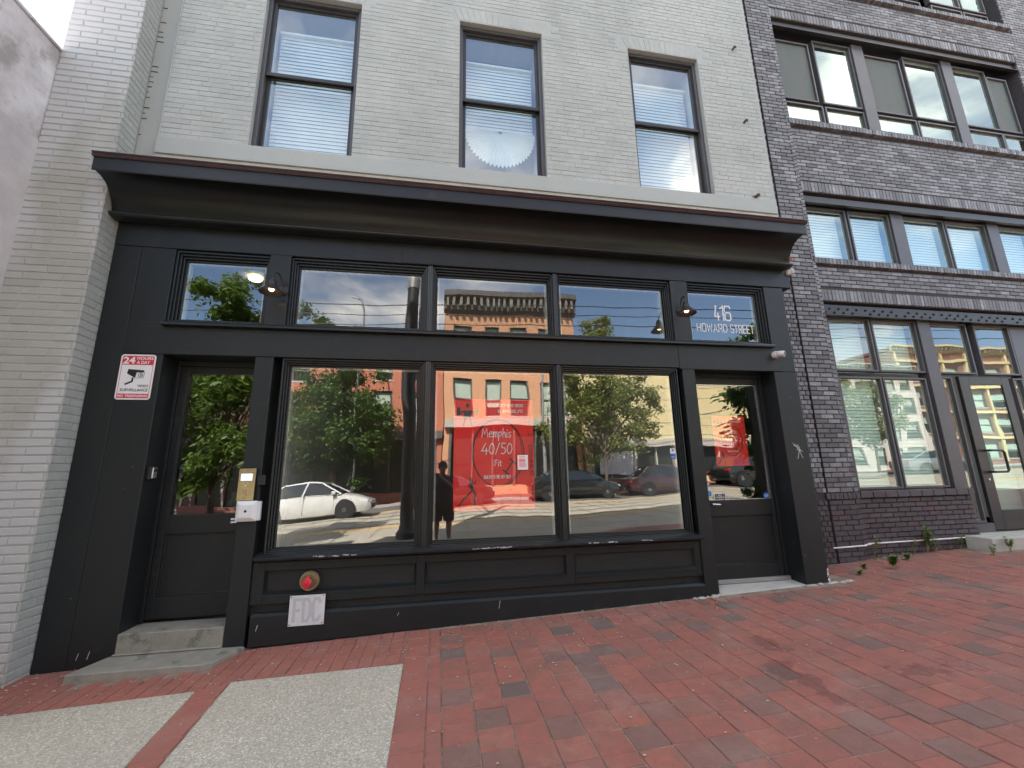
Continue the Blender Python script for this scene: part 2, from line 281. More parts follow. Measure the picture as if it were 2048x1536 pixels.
def link(o, parent=None):
    COL.objects.link(o)
    if parent is not None: o.parent = parent
    return o
def wbase(p):
    b = Vector((0, 0, 0))
    while p is not None: b += Vector(p.location); p = p.parent
    return b
def part(name, b, mats, parent=None, bevel=0, smooth=False, label=None, **tags):
    me = bpy.data.meshes.new(name); off = wbase(parent)
    me.from_pydata([Vector(v) - off for v in b.v], [], b.f)
    for m in (mats if isinstance(mats, (list, tuple)) else [mats]): me.materials.append(m)
    if any(b.m): me.polygons.foreach_set('material_index', b.m)
    bm = bmesh.new(); bm.from_mesh(me)
    if len(bm.faces) > 1: bmesh.ops.recalc_face_normals(bm, faces=bm.faces)
    if bevel: bmesh.ops.bevel(bm, geom=bm.edges[:], offset=bevel, segments=1, affect='EDGES', profile=.5, clamp_overlap=True)
    if smooth:
        for f in bm.faces: f.smooth = True
    bm.to_mesh(me); bm.free()
    if smooth: me.set_sharp_from_angle(angle=R(38))
    o = bpy.data.objects.new(name, me); link(o, parent)
    if label: o['label'] = label
    for k, v in tags.items(): o[k] = v
    return o
def thing(name, label, cat, loc=(0, 0, 0), group=None, rz=0):
    o = bpy.data.objects.new(name, None); o.location = loc; o.rotation_euler = (0, 0, rz); o.empty_display_size = .2; o['label'] = label; o['category'] = cat
    if group: o['group'] = group
    COL.objects.link(o); return o
def single(name, b, m, label, cat, group=None, **k):
    o = part(name, b, m, None, label=label, **k); o['category'] = cat
    if group: o['group'] = group
    return o
def struct(name, b, m, **k): return part(name, b, m, None, kind='structure', **k)
def copy_tree(o, parent=None):
    c = o.copy(); COL.objects.link(c); c.parent = parent
    for ch in o.children: copy_tree(ch, c)
    return c
def holes(b, x0, x1, z0, z1, hs, y0, y1):      # wall of boxes round rectangular openings
    xs = sorted({x0, x1, *[min(max(h[k], x0), x1) for h in hs for k in (0, 1)]})
    for a, c in zip(xs, xs[1:]):
        if c - a < 1e-5: continue
        cut = sorted((max(h[2], z0), min(h[3], z1)) for h in hs if h[0] < c - 1e-5 and h[1] > a + 1e-5); z = z0
        for p, q in cut:
            if p > z: b.box(a, c, y0, y1, z, p)
            z = max(z, q)
        if z < z1: b.box(a, c, y0, y1, z, z1)
    return b
def proj(p):
    d = Vector(p) - CAMP; x, y, z = d.dot(RT), d.dot(DN), d.dot(FW)
    return None if z < .1 else (1024 + 835.5 * x / z, 768 + 835.5 * y / z, z)
def brick_mesh(name, m, ch=(.02, .05, .3)):
    # unit brick: x 0..1, z 0..1, front at y=0, back at y=1, chamfered front edges
    cx, cz, cyy = ch; me = bpy.data.meshes.new(name)
    v = [(cx, 0, cz), (1 - cx, 0, cz), (1 - cx, 0, 1 - cz), (cx, 0, 1 - cz), (0, cyy, 0), (1, cyy, 0), (1, cyy, 1), (0, cyy, 1), (0, 1, 0), (1, 1, 0), (1, 1, 1), (0, 1, 1)]
    f = [(0, 1, 2, 3), (0, 4, 5, 1), (1, 5, 6, 2), (2, 6, 7, 3), (3, 7, 4, 0), (4, 8, 9, 5), (5, 9, 10, 6), (6, 10, 11, 7), (7, 11, 8, 4)]
    me.from_pydata(v, [], f); me.materials.append(m); return me, v, f
def lay(items, parent, m, name='brick', lim=300, stuffname=None, ch=(.02, .05, .3)):
    """items: 4x4 matrices that carry the unit brick into the world; the 300 that show largest become objects, the rest one mesh"""
    me, V, F = brick_mesh(name, m, ch); sc_ = []
    for i, mt in enumerate(items):
        c = mt @ Vector((.5, 0, .5)); q = proj(c); s = 0
        if q and -5 < q[0] < 2053 and -5 < q[1] < 1541:
            n = (mt.to_3x3() @ Vector((0, -1, 0))).normalized(); d = (CAMP - c); s = mt.to_3x3().col[0].length * mt.to_3x3().col[2].length * abs(n.dot(d.normalized())) / d.length_squared
        sc_.append((s, i))
    sc_.sort(reverse=True); off = Matrix.Translation(-wbase(parent)); big = {i for s, i in sc_[:lim] if s > 0}; b = B()
    for i, mt in enumerate(items):
        if i in big:
            o = bpy.data.objects.new(name, me); o.matrix_local = off @ mt; link(o, parent)
        else: b.add([mt @ Vector(v) for v in V], F)
    if b.v: part(stuffname or name + '_field', b, m, parent, kind='stuff')
def brick_rects(x0, x1, z0, z1, hs, L_, H_, jt, off=.5, jit=0, header=0, seed=1, jr=0):
    rnd = random.Random(seed); out_ = []; nrow = int(round((z1 - z0) / H_)); hh = (z1 - z0) / nrow
    for r in range(nrow):
        za = z0 + r * hh; zb = za + hh - jt; hd = header and r % header == header - 1; l = L_ * .5 if hd else L_
        x = x0 - (r % 2) * l * off - rnd.uniform(0, jit)
        while x < x1 - .012:
            a, c = max(x, x0), min(x + l, x1); x += l
            segs = [(a, c)]
            for h in hs:
                if zb > h[2] + .006 and za < h[3] - .006:
                    ns = []
                    for p, q in segs:
                        if q <= h[0] or p >= h[1]: ns.append((p, q)); continue
                        if p < h[0]: ns.append((p, h[0] + jt))
                        if q > h[1]: ns.append((h[1], q))
                    segs = ns
            for p, q in segs:
                if q - p > .025: out_.append((p, q - jt - (rnd.random() ** 4) * jr, za, zb - (rnd.random() ** 3) * jr))
    return out_
def wall_mats(rects, y, th=.03, jit=.0015, seed=2, axis='X', tilt=.004):
    rnd = random.Random(seed); o = []
    for a, c, z0, z1 in rects:
        dy = rnd.uniform(-jit, jit); t = rnd.uniform(-tilt, tilt)
        m = Matrix(((c - a, 0, 0, a), (0, th, 0, y + dy), (0, 0, z1 - z0, z0), (0, 0, 0, 1)))
        if axis == 'Y': m = Matrix(((0, -th, 0, y + dy), (c - a, 0, 0, a), (0, 0, z1 - z0, z0), (0, 0, 0, 1)))   # faces +X, runs along Y
        cc = m @ Vector((.5, 0, .5)); o.append(Matrix.Translation(cc) @ Matrix.Rotation(t, 4, 'Y' if axis == 'X' else 'X') @ Matrix.Translation(-cc) @ m)
    return o
def frame(b, x0, x1, z0, z1, wd, y0, y1):
    b.box(x0, x0 + wd, y0, y1, z0, z1); b.box(x1 - wd, x1, y0, y1, z0, z1); b.box(x0 + wd, x1 - wd, y0, y1, z0, z0 + wd); b.box(x0 + wd, x1 - wd, y0, y1, z1 - wd, z1); return b
def pane(name, x0, x1, z0, z1, y, m, parent, **k):
    b = B(); b.add([(x0, y, z0), (x1, y, z0), (x1, y, z1), (x0, y, z1)], [(0, 1, 2, 3)]); return part(name, b, m, parent, **k)
SL = .0334
def gz(x): return SL * x
# ================================================================== ground, sidewalk, street
def sheet(b, x0, x1, y0, y1, dz, th=.0):
    a = [(x0, y0, gz(x0) + dz), (x1, y0, gz(x1) + dz), (x1, y1, gz(x1) + dz), (x0, y1, gz(x0) + dz)]
    if th: b.prism([(x, y, z - th) for x, y, z in a], a)
    else: b.add(a, [(0, 1, 2, 3)])
    return b
struct('ground', sheet(B(), -260, 260, -260, 120, -.4), M['ground'])
struct('street', sheet(B(), -120, 120, -18.7, -6.3, -.13), M['asphalt'])
walk = struct('sidewalk', sheet(B(), -60, 60, -4.85, -3.25, 0, .2), M['walkbrick'])
part('paving_bed', sheet(B(), -4.6, 14, -3.25, 1.6, -.0055, .2), M['bed'], walk)
part('walk_surface', sheet(sheet(B(), -60, -4.6, -3.25, 3, 0, .2), 14, 60, -3.25, 3, 0, .2), M['walkbrick'], walk)
part('furnishing_strip', sheet(B(), -60, 60, -6.15, -4.85, -.002, .2), M['setts'], walk)
struct('kerb', sheet(B(), -60, 60, -6.3, -6.15, .004, .22), M['kerb'])
struct('far_kerb', sheet(B(), -60, 60, -18.85, -18.7, .004, .22), M['kerb'])
struct('far_sidewalk', sheet(B(), -60, 60, -21.75, -18.85, 0, .2), M['walkbrick'])
tr = struct('tram_track_paving', sheet(B(), -60, 60, -15.6, -6.32, -.118), M['setts'])
b = B(); y = -15.6
part('paving_band', sheet(sheet(B(), -60, 60, -9.6, -8.9, -.112), -60, 60, -15.5, -14.8, -.112), M['ochre'], tr)
for y in (-9.9, -11.3, -12.7, -14.1): part('rail', sheet(B(), -60, 60, y - .05, y + .05, -.105), M['rail'], tr)
b = B()
for i in range(-26, 27): b.prism([(i * .9 - .012, -15.5, gz(i * .9) - .113), (i * .9 + .012, -15.5, gz(i * .9) - .113), (i * .9 + .012, -6.5, gz(i * .9) - .113), (i * .9 - .012, -6.5, gz(i * .9) - .113)], [(i * .9 - .012, -15.5, gz(i * .9) - .110), (i * .9 + .012, -15.5, gz(i * .9) - .110), (i * .9 + .012, -6.5, gz(i * .9) - .110), (i * .9 - .012, -6.5, gz(i * .9) - .110)])
part('expansion_joint', b, M['asphalt'], tr, kind='stuff')
# concrete slabs set into the brick
for q in ([(-1.70, -.745), (-4.5, -.735), (-4.5, -3.2), (-1.47, -3.2)], [(-.245, -.735), (-1.50, -.665), (-1.31, -3.2), (-.215, -3.2)]):
    b = B(); b.prism([(x, y, gz(x) - .1) for x, y in q], [(x, y, gz(x) + .004) for x, y in q]); part('concrete_slab', b, M['concrete'], walk, bevel=.004)
# pavers
pv = []; rnd = random.Random(11)
def paver(x0, x1, y0, y1, jt=.006, up=0):
    if x1 - x0 < .02 or y1 - y0 < .02: return
    a = math.atan(SL); xm, ym = (x0 + x1) / 2, (y0 + y1) / 2
    lx, ly = x1 - x0 - jt, y1 - y0 - jt
    m = Matrix.Translation((xm, ym, gz(xm) + up + rnd.uniform(-.003, .003))) @ Matrix.Rotation(-a + rnd.uniform(-.012, .012), 4, 'Y') @ Matrix.Rotation(rnd.uniform(-.012, .012), 4, 'X') @ Matrix.Rotation(rnd.uniform(-.016, .016), 4, 'Z')
    # unit brick front (y=0) becomes the top
    k = Matrix(((lx, 0, 0, -lx / 2), (0, 0, ly, -ly / 2), (0, -.05, 0, 0), (0, 0, 0, 1)))
    pv.append(m @ k)
# running bond of 4x8 bricks along the shopfront, left part
c = -4.45; i = 0
while c < -.245:
    x1 = min(c + .107, -.245); y = -.06 - (i % 2) * .105 + .105; ytop = -.01
    yy = ytop; first = .105 if i % 2 else .21
    while yy > -.70:
        y0 = max(yy - first, -.705 - (.035 if c < -1.6 else 0)); ym = (yy + y0) / 2
        if not (-2.82 < (c + x1) / 2 < -1.76 and ym > -.33): paver(c, x1, y0, yy)
        yy = y0; first = .21
    c += .107; i += 1
# strip between the two slabs
yy = -.705
while yy > -3.2:
    f = (-yy - .7) / 2.5; xa = -1.70 + .23 * f; xb = -1.50 + .19 * f; paver(xa + .004, xb - .003, yy - .21, yy); yy -= .21
# column beside the slab and the narrow column
yy = -.01
while yy > -3.2: paver(-.240, -.045, yy - .205, yy); yy -= .205
yy = -.07
while yy > -3.2: paver(-.045, .045, yy - .205, yy); yy -= .205
# soldier course along the base, then square pavers in columns
c = .045
while c < 2.9: paver(c, min(c + .098, 2.93), -.245, -.06); c += .098
k = 0; c = .045
while c < 13.8:
    top = -.245 if c < 4.4 else .52
    if 4.4 <= c < 5.5: top = .62
    if c > 5.5: top = .74
    if 7.2 < c < 9.6: top = .34
    yy = top; first = .10 if k % 2 else .20
    if top == -.245 and c > 2.95: yy = -.14 if c > 3.0 else -.06
    wcol = .198
    while yy > -3.2:
        d = first if first != .20 else (.2 if rnd.random() < .93 else .1)
        if not (-.5 < yy and 4.3 < c < 4.62 and yy > -.02): paver(c, c + wcol, yy - d, yy)
        yy -= d; first = .20
    c += wcol; k += 1
lay(pv, walk, M['paver'], 'brick', 300, 'brick_field', (.018, .018, .12))
# litter and grit
b = B(); rnd = random.Random(3)
def chip(x, y, r, z=.006):
    n = rnd.choice((4, 5, 6)); a0 = rnd.random() * 6; s = rnd.uniform(.4, 1)
    p = [(x + math.cos(a0 + 6.283 * k / n) * r * rnd.uniform(.6, 1.1), y + math.sin(a0 + 6.283 * k / n) * r * s, gz(x) + z) for k in range(n)]
    b.prism(p, [(u, v, q + r * .25) for u, v, q in p])
for _ in range(1300):
    x = rnd.uniform(-4, 9); y = -abs(rnd.gauss(0, 1.0)) + (.0 if x < 4.5 else .7); 
    if y < -3.1 or (-2.8 < x < -1.8 and y > -.33): continue
    chip(x, y - .02, rnd.choice((.003, .004, .005, .006, .010)))
for _ in range(70): x = rnd.uniform(-1.7, 3.0); chip(x, -rnd.uniform(.0, .14), rnd.uniform(.002, .008))
for _ in range(90): x = rnd.uniform(-4, -2.8); chip(x, -rnd.uniform(.03, .7), rnd.uniform(.004, .016))
for _ in range(30): chip(rnd.uniform(5.85, 6.3), rnd.uniform(.5, .7), rnd.uniform(.01, .03))
single('litter', b, M['debris'], 'pale paint chips and dry bits scattered over the brick sidewalk', 'litter', kind='stuff')
# ================================================================== gray building
gb = thing('gray_building', 'three storey gray painted brick building with black timber shopfront', 'building', (0, .3, 0))
W = [(-2.19, -1.075), (.18, 1.305), (2.575, 3.675)]; WZ = (5.11, 7.40)
wh = [(a, c, *WZ) for a, c in W]; wh3 = [(a, c, 9.6, 11.7) for a, c in W]
bw = holes(B(), -3.08, 4.62, 4.45, 13.0, wh + wh3, .0035, .35)
bw.box(-3.3, -3.08, .03, .35, 4.45, 13.0)
bw.box(4.32, 4.62, .35, 7, 4.45, 13); bw.box(-3.3, -3.0, .35, 7, 4.45, 13); bw.box(-3.3, 4.62, 7, 7.3, -.3, 13); bw.box(-3.35, 4.67, -.05, 7.35, 13, 13.25)
bw.box(-3.3, -3.1, .35, 7, -.3, 4.45)
part('wall', bw, M['graypaint'], gb)
part('brick_return', B().box(4.60, 4.62, .02, 7.3, 4.3, 13.0), M['graypaint'], gb); part('side_wall', B().box(4.40, 4.545, .38, 7.2, -.2, 4.45), M['slate'], gb)
rc = brick_rects(-3.08, 4.60, 5.115, 9.30, wh, .213, .0665, .0032, jit=.05, header=6, seed=5, jr=.006)
arch = [(a - .08, c + .08, 7.40, 7.63) for a, c in W]
rc = [r for r in rc if not any(r[0] < h[1] and r[1] > h[0] and r[2] < h[3] and r[3] > h[2] for h in arch)]
bm_ = wall_mats(rc, 0, jit=.0016, seed=4)
rnd = random.Random(8)
for a, c in W:                                   # splayed flat arches over the windows
    n = 15; xm = (a + c) / 2
    for i in range(n):
        u = -1 + 2 * (i + .5) / n; x = xm + u * (c - a + .02) / 2; bw_ = (c - a + .02) / n - .005
        m = Matrix.Translation((x, rnd.uniform(-.001, .002), 7.405)) @ Matrix.Rotation(u * .42, 4, 'Y') @ Matrix(((bw_, 0, 0, -bw_ / 2), (0, .02, 0, 0), (0, 0, .215, 0), (0, 0, 0, 1))); bm_.append(m)
lay(bm_, gb, M['graybrick'], 'brick', 230, 'brick_field')
part('sill_band', B().box(-3.085, 4.60, -.03, .2, 4.90, 5.112), M['graypaint'], gb, bevel=.006)
part('beige_strip', B().box(-3.08, 4.6, -.012, .15, 4.45, 4.898), M['beige'], gb)
part('strip', B().tube([(-3.085, -.0, 5.1), (-3.084, -.004, 7), (-3.08, -.0, 9.3)], .007, 6), M['graypaint'], gb)
# toothed edge where the strip meets the pier
tb = B(); z = 5.0; rnd = random.Random(2)
while z < 8.5:
    if rnd.random() < .6: tb.box(-3.296, -3.296 + rnd.uniform(.015, .07), .026, .034, z, z + rnd.uniform(.004, .009))
    z += .07
part('chipped_joint', tb, M['blackjoint'], gb, kind='stuff')
# brick pier on the left, stands proud of the front
PX0, PX1, PY = -3.97, -3.3, -.21
pt = B(); pt.box(PX0 + .003, PX1 - .005, PY + .006, 3.0, -.2, 10.5); part('pier_core', pt, M['graypaint'], gb)
rp = brick_rects(PX0, PX1, -.16, 9.3, [], .33, .0735, .009, jit=.03, seed=12)
lay(wall_mats(rp, PY, th=.016, jit=.002, seed=3, tilt=.003), gb, M['pierbrick'], 'brick', 170, 'pier_brick_field', (.012, .10, .5))
rr_ = brick_rects(PY + .0, .02, -.16, 9.3, [], .15, .0735, .008, jit=.0, seed=13)
lay(wall_mats(rr_, PX1, th=.016, jit=.0015, seed=3, axis='Y'), gb, M['graybrick'], 'brick', 100, 'return_brick_field', (.02, .10, .5))
# windows of the upper floor
def sash(x0, x1, z0, z1, blind_top, fan=False, real=True):
    w_ = part('window', frame(B(), x0, x1, z0, z1, .045, .065, .20), M['winmetal'], gb, bevel=.004)
    zm = z0 + (z1 - z0) * .486
    f = B(); frame(f, x0 + .045, x1 - .045, zm - .0, z1 - .045, .045, .10, .135)
    part('frame', f, M['bronze'], w_, bevel=.004); f = B(); frame(f, x0 + .045, x1 - .045, z0 + .045, zm + .03, .045, .135, .17); part('frame', f, M['bronze'], w_, bevel=.004)
    part('meeting_rail', B().box(x0 + .045, x1 - .045, .085, .10, zm - .02, zm + .03), M['bronze'], w_, bevel=.004)
    gu = x0 + .09, x1 - .09
    part('pane', B().add([(gu[0], .117, zm + .04), (gu[1], .117, zm + .04), (gu[1], .117, z1 - .09), (gu[0], .117, z1 - .09)], [(0, 1, 2, 3)]), M['upglass'], w_)
    part('pane', B().add([(gu[0], .150, z0 + .09), (gu[1], .150, z0 + .09), (gu[1], .150, zm - .01), (gu[0], .150, zm - .01)], [(0, 1, 2, 3)]), M['upglass'], w_)
    part('reveal_lining', frame(B(), x0 + .02, x1 - .02, z0 + .02, z1 - .02, .03, .20, .5), M['white'], w_)
    if not real: return
    s = B(); z = blind_top; zb = z0 + .1 if not fan else 6.0
    while z > zb: 
        s.prism([(x0 + .10, .268, z), (x1 - .11, .268, z), (x1 - .11, .258, z - .052), (x0 + .10, .258, z - .052)], [(x0 + .10, .271, z + .002), (x1 - .11, .271, z + .002), (x1 - .11, .261, z - .050), (x0 + .10, .261, z - .050)]); z -= .0535
    s.box(x0 + .09, x1 - .10, .225, .275, blind_top, blind_top + .03)
    part('blind', s, M['blind'], w_, kind='stuff')
    part('inner_curtain', B().box(x0 - .1, x1 + .1, .55, .56, z0 - .1, z1 + .1), M['inner'], w_)
    if fan:                                        # pleated paper fan hanging in the lower sash
        c_ = ((x0 + x1) / 2, .26, 6.02); n = 56; fb = B(); v = []
        for i in range(n + 1):
            a = math.pi * (1 + i / n); r = .50 + (.012 if i % 2 else -.008); dy = .014 if i % 2 else -.014
            v += [(c_[0] + math.cos(a) * r * .96, c_[1] + dy, c_[2] + math.sin(a) * r * 1.08 - .06), (c_[0] + math.cos(a) * .03, c_[1] + dy * .2, c_[2] + math.sin(a) * .03 - .06)]
        v2 = [(x, y + .003, z) for x, y, z in v]; k = len(v)
        fb.add(v + v2, [(2 * i, 2 * i + 2, 2 * i + 3, 2 * i + 1) for i in range(n)] + [(k + 2 * i, k + 2 * i + 1, k + 2 * i + 3, k + 2 * i + 2) for i in range(n)])
        part('pleated_fan', fb, M['blind'], w_)
for i, (a, c) in enumerate(W): sash(a, c, *WZ, (7.02, 6.98, 7.03)[i], fan=(i == 1))
for a, c in W: sash(a, c, 9.6, 11.7, 11.4, real=False)
# ---------------------------------------------------------------- shopfront
SM = M['slate']
def bd(name, x0, x1, y0, y1, z0, z1, m=None, bv=.004): return part(name, B().box(x0, x1, y0, y1, z0, z1), m or SM, gb, bevel=bv)
bd('pilaster', -3.296, -3.052, 0, .30, -.115, 3.797); bd('pilaster', -3.049, -2.70, 0, .29, -.115, 2.655)
bd('pilaster', -3.046, -2.735, 0, .29, 2.657, 3.797)
b = B(); b.prism([(4.17, 0, .135), (4.487, 0, .135), (4.55, .07, .135), (4.55, .4, .135), (4.17, .4, .135)], [(4.17, 0, 2.64), (4.487, 0, 2.64), (4.55, .07, 2.64), (4.55, .4, 2.64), (4.17, .4, 2.64)]); part('pilaster', b, SM, gb, bevel=.004)
b = B(); b.prism([(4.20, .002, 2.642), (4.487, .002, 2.642), (4.55, .07, 2.642), (4.55, .4, 2.642), (4.20, .4, 2.642)], [(4.20, .002, 3.797), (4.487, .002, 3.797), (4.55, .07, 3.797), (4.55, .4, 3.797), (4.20, .4, 3.797)]); part('pilaster', b, SM, gb, bevel=.004)
bd('post', -1.862, -1.69, 0, .16, -.045, 2.655); bd('post', 2.90, 3.065, 0, .16, .085, 2.655)
bd('post', -1.82, -1.61, -.012, .14, 2.99, 3.797); bd('post', 2.845, 3.08, -.012, .14, 2.99, 3.797)
bd('transom_rail', -3.048, 2.868, -.004, .16, 2.658, 2.945); bd('transom_rail', 2.871, 4.30, -.006, .16, 2.644, 2.945)
b = B(); b.extrx([(-.062, 2.952), (-.062, 2.972), (-.05, 2.988), (.13, 3.0), (.13, 2.945), (-.02, 2.945)], -2.735, 4.20); part('ledge', b, M['mold'], gb)
bd('fascia_board', -3.296, 1.02, -.004, .16, 3.80, 4.12); bd('fascia_board', -.45, 4.62, -.008, .16, 3.802, 4.119)
# cornice: bed mould, cove of sheet metal, crown board, brown flashing
cv = [(-.118, 4.085), (-.128, 4.15), (-.160, 4.22), (-.205, 4.285), (-.262, 4.33), (-.33, 4.352), (-.40, 4.358)]
b = B(); xs = [-3.29 + i * (4.545 + 3.29) / 60 for i in range(61)]; rnd = random.Random(5)
vv = []
for x in xs:
    for y, z in cv: 
        n_ = noise.noise(Vector((x * 1.3, z * 4, 3))) * .008; vv.append((x, y + n_, z - n_))
nc = len(cv); b.add(vv, [(i * nc + k, (i + 1) * nc + k, (i + 1) * nc + k + 1, i * nc + k + 1) for i in range(60) for k in range(nc - 1)])
b.prism([(-3.29, y, z) for y, z in cv] + [(-3.29, .0, 4.358), (-3.29, .0, 4.085)], [(-3.288, y, z) for y, z in cv] + [(-3.288, .0, 4.358), (-3.288, .0, 4.085)])
b.prism([(4.543, y, z) for y, z in cv] + [(4.543, .0, 4.358), (4.543, .0, 4.085)], [(4.545, y, z) for y, z in cv] + [(4.545, .0, 4.358), (4.545, .0, 4.085)])
part('cornice_cove', b, M['slate_metal'], gb, smooth=True)
part('cove_backing', B().box(-3.286, 4.54, -.05, .14, 4.09, 4.44), SM, gb)
b = B(); b.extrx([(-.150, 4.062), (-.156, 4.074), (-.150, 4.086), (-.02, 4.096), (-.02, 4.045), (-.06, 4.040), (-.13, 4.05)], -3.296, 4.56); part('bed_mould', b, M['mold'], gb)
b = B(); b.extrx([(-.430, 4.330), (-.435, 4.345), (-.435, 4.475), (-.10, 4.475), (-.10, 4.36), (-.405, 4.36)], -3.294, 4.548); part('crown_board', b, SM, gb, bevel=.003)
b = B(); b.extrx([(-.446, 4.472), (-.462, 4.486), (-.452, 4.500), (-.468, 4.512), (-.462, 4.522), (-.02, 4.60), (-.02, 4.476)], -3.298, 4.56); part('cap_flashing', b, M['capmetal'], gb)
for x in (-1.62, 1.35, 2.9): part('seam', B().box(x, x + .004, -.4645, -.45, 4.474, 4.512), M['bronze'], gb)
# glazed openings with stepped mouldings
def steps(b, x0, x1, z0, z1, sides='LRTB', yb=.005, tot=(.075, .075)):
    n = 4
    for i in range(n):
        d0 = i / n; d1 = (i + 1) / n; tx, tz = tot
        ya = yb + .02 + i * .026; a0, a1 = x0 + tx * d0, x1 - tx * d0; e0, e1 = z0 + tz * d0 * .7, z1 - tz * d0
        i0, i1 = x0 + tx * d1, x1 - tx * d1; j0, j1 = z0 + tz * d1 * .7, z1 - tz * d1
        b.box(a0, i0, ya, .15, e0, e1); b.box(i1, a1, ya, .15, e0, e1); b.box(i0, i1, ya, .15, j1, e1); b.box(i0, i1, ya, .15, e0, j0)
    return b
TZ = (3.0, 3.797); LZ = (.735, 2.655)
T = [(-2.735, -1.82, -2.662, -1.893), (-1.61, -.165, -1.54, -.21), (-.09, 1.308, -.045, 1.264), (1.378, 2.845, 1.422, 2.775), (3.08, 4.20, 3.155, 4.128)]
def glazed(kind, o, z, gz_, m, yg=.118, cream=True):
    x0, x1, g0, g1 = o; b = steps(B(), x0, x1, z[0], z[1], tot=(g0 - x0, z[1] - gz_[1]))
    w_ = part(kind, b, M['mold'], gb, bevel=.0025)
    pane('pane', g0 - .004, g1 + .004, gz_[0] - .03, gz_[1] + .004, yg, m, w_)
    if cream: part('glazing_bead', frame(B(), g0 - .01, g1 + .01, gz_[0] - .035, gz_[1] + .01, .030, yg + .004, yg + .05), M['bead_cream'], w_)
    return w_
for o in T: glazed('transom_window', o, TZ, (3.05, 3.708), M['transomglass'])
for o in T[1:4]: glazed('display_window', o, LZ, (.762, 2.583), M['glass'])
def mull(x0, x1, z0, z1, y):                       # fluted mullion
    b = B(); w_ = x1 - x0; c_ = (x0 + x1) / 2
    b.box(x0, x1, y + .035, .15, z0, z1); b.box(x0 + w_ * .14, x1 - w_ * .14, y + .012, .10, z0, z1)
    for u in (-.24, 0, .24): b.tube([(c_ + u * w_, y + .016, z0), (c_ + u * w_, y + .016, z1)], w_ * .105, 8)
    part('mullion', b, M['mold'], gb)
for a, c in ((-.165, -.09), (1.308, 1.378)): mull(a, c, 3.0, 3.797, -.002); mull(a, c, .72, 2.655, -.004)
# head shadow boards, sill, bulkhead
b = B(); b.extrx([(-.075, .692), (-.082, .705), (-.082, .72), (-.05, .736), (.12, .752), (.12, .66), (.02, .66), (-.01, .675)], -1.655, 2.885); part('sill', b, M['slate'], gb)
rnd = random.Random(21)
sc2 = B()
for x, n, ww in ((-.95, 30, .20), (.55, 34, .22), (1.72, 26, .16), (2.2, 8, .06)):
    for _ in range(n): a = x + rnd.uniform(-ww, ww); sc2.box(a, a + rnd.uniform(.004, .035), -.0835, -.081, .706 + rnd.uniform(0, .010), .708 + rnd.uniform(.001, .013))
part('paint_chip', sc2, M['offwhite'], gb, kind='stuff')
PN = [(-1.58, -.198), (-.112, 1.340), (1.436, 2.822)]
part('bulkhead', holes(B(), -1.688, 2.90, .30, .665, [(a, c, .375, .588) for a, c in PN], .02, .10), SM, gb, bevel=.003)
for a, c in PN:
    p_ = part('panel', B().box(a - .005, c + .005, .052, .10, .37, .593), mat('weathered_panel_paint', (.008, .009, .010), (.014, .015, .016), .6, vs=3, st=(1, 1, 9), bump=.4, bs=50) if a < -1 else bpy.data.materials['weathered_panel_paint'], gb)
    b = B(); b.extrx([(.014, .370), (.014, .380), (.022, .386), (.053, .408), (.06, .37)], a, c)
    b.prism([(a, .018, .38), (a, .018, .588), (a, .054, .588), (a, .054, .396)], [(a + .018, .053, .396), (a + .018, .053, .588), (a + .018, .056, .588), (a + .018, .056, .396)])
    b.prism([(c, .018, .38), (c, .018, .588), (c, .054, .588), (c, .054, .396)], [(c - .018, .053, .396), (c - .018, .053, .588), (c - .018, .056, .588), (c - .018, .056, .396)])
    part('panel_moulding', b, M['mold'], p_)
bd('recess_board', -1.688, 2.90, .055, .12, .20, .305, bpy.data.materials['weathered_panel_paint'], 0)
b = B(); n = 24; q = [(-1.656 + i * (4.556) / n) for i in range(n + 1)]
zb_ = lambda x: -.040 + .026 * (x + 1.656)
for i in range(n):
    a, c = q[i], q[i + 1]; b.prism([(a, -.006, zb_(a)), (a, -.006, .205), (a, .02, .226), (a, .1, .232), (a, .1, zb_(a))], [(c, -.006, zb_(c)), (c, -.006, .205), (c, .02, .226), (c, .1, .232), (c, .1, zb_(c))])
bmk = part('kick_board', b, SM, gb)
bd('backing', -1.70, 2.92, .09, .14, -.06, .70, M['blackjoint'], 0)
# doors
def door(x0, x1, z0, z1, yd, gx, gzz, pz, hinge_left, m):
    d = part('door', holes(B(), x0, x1, z0, z1, [(gx[0], gx[1], gzz[0], gzz[1]), (gx[0] - .01, gx[1] + .01, pz[0], pz[1])], yd, yd + .05), SM, gb, bevel=.004)
    pane('pane', gx[0], gx[1], gzz[0], gzz[1], yd + .018, m, d)
    part('glazing_bead', frame(B(), gx[0] - .004, gx[1] + .004, gzz[0] - .004, gzz[1] + .004, .012, yd + .004, yd + .017), M['chrome'] if not hinge_left else M['mold'], d)
    part('panel', B().box(gx[0] - .015, gx[1] + .015, yd + .024, yd + .045, pz[0] - .005, pz[1] + .005), SM, d)
    part('panel_moulding', frame(B(), gx[0] - .01, gx[1] + .01, pz[0], pz[1], .014, yd + .012, yd + .026), M['mold'], d, bevel=.004)
    return d
dl = door(-2.665, -1.80, .175, 2.60, .262, (-2.585, -1.925), (1.098, 2.53), (.368, .925), True, M['doorglass'])
dr = door(3.10, 4.12, .185, 2.60, .235, (3.215, 4.075), (1.078, 2.508), (.338, .892), False, M['doorglass'])
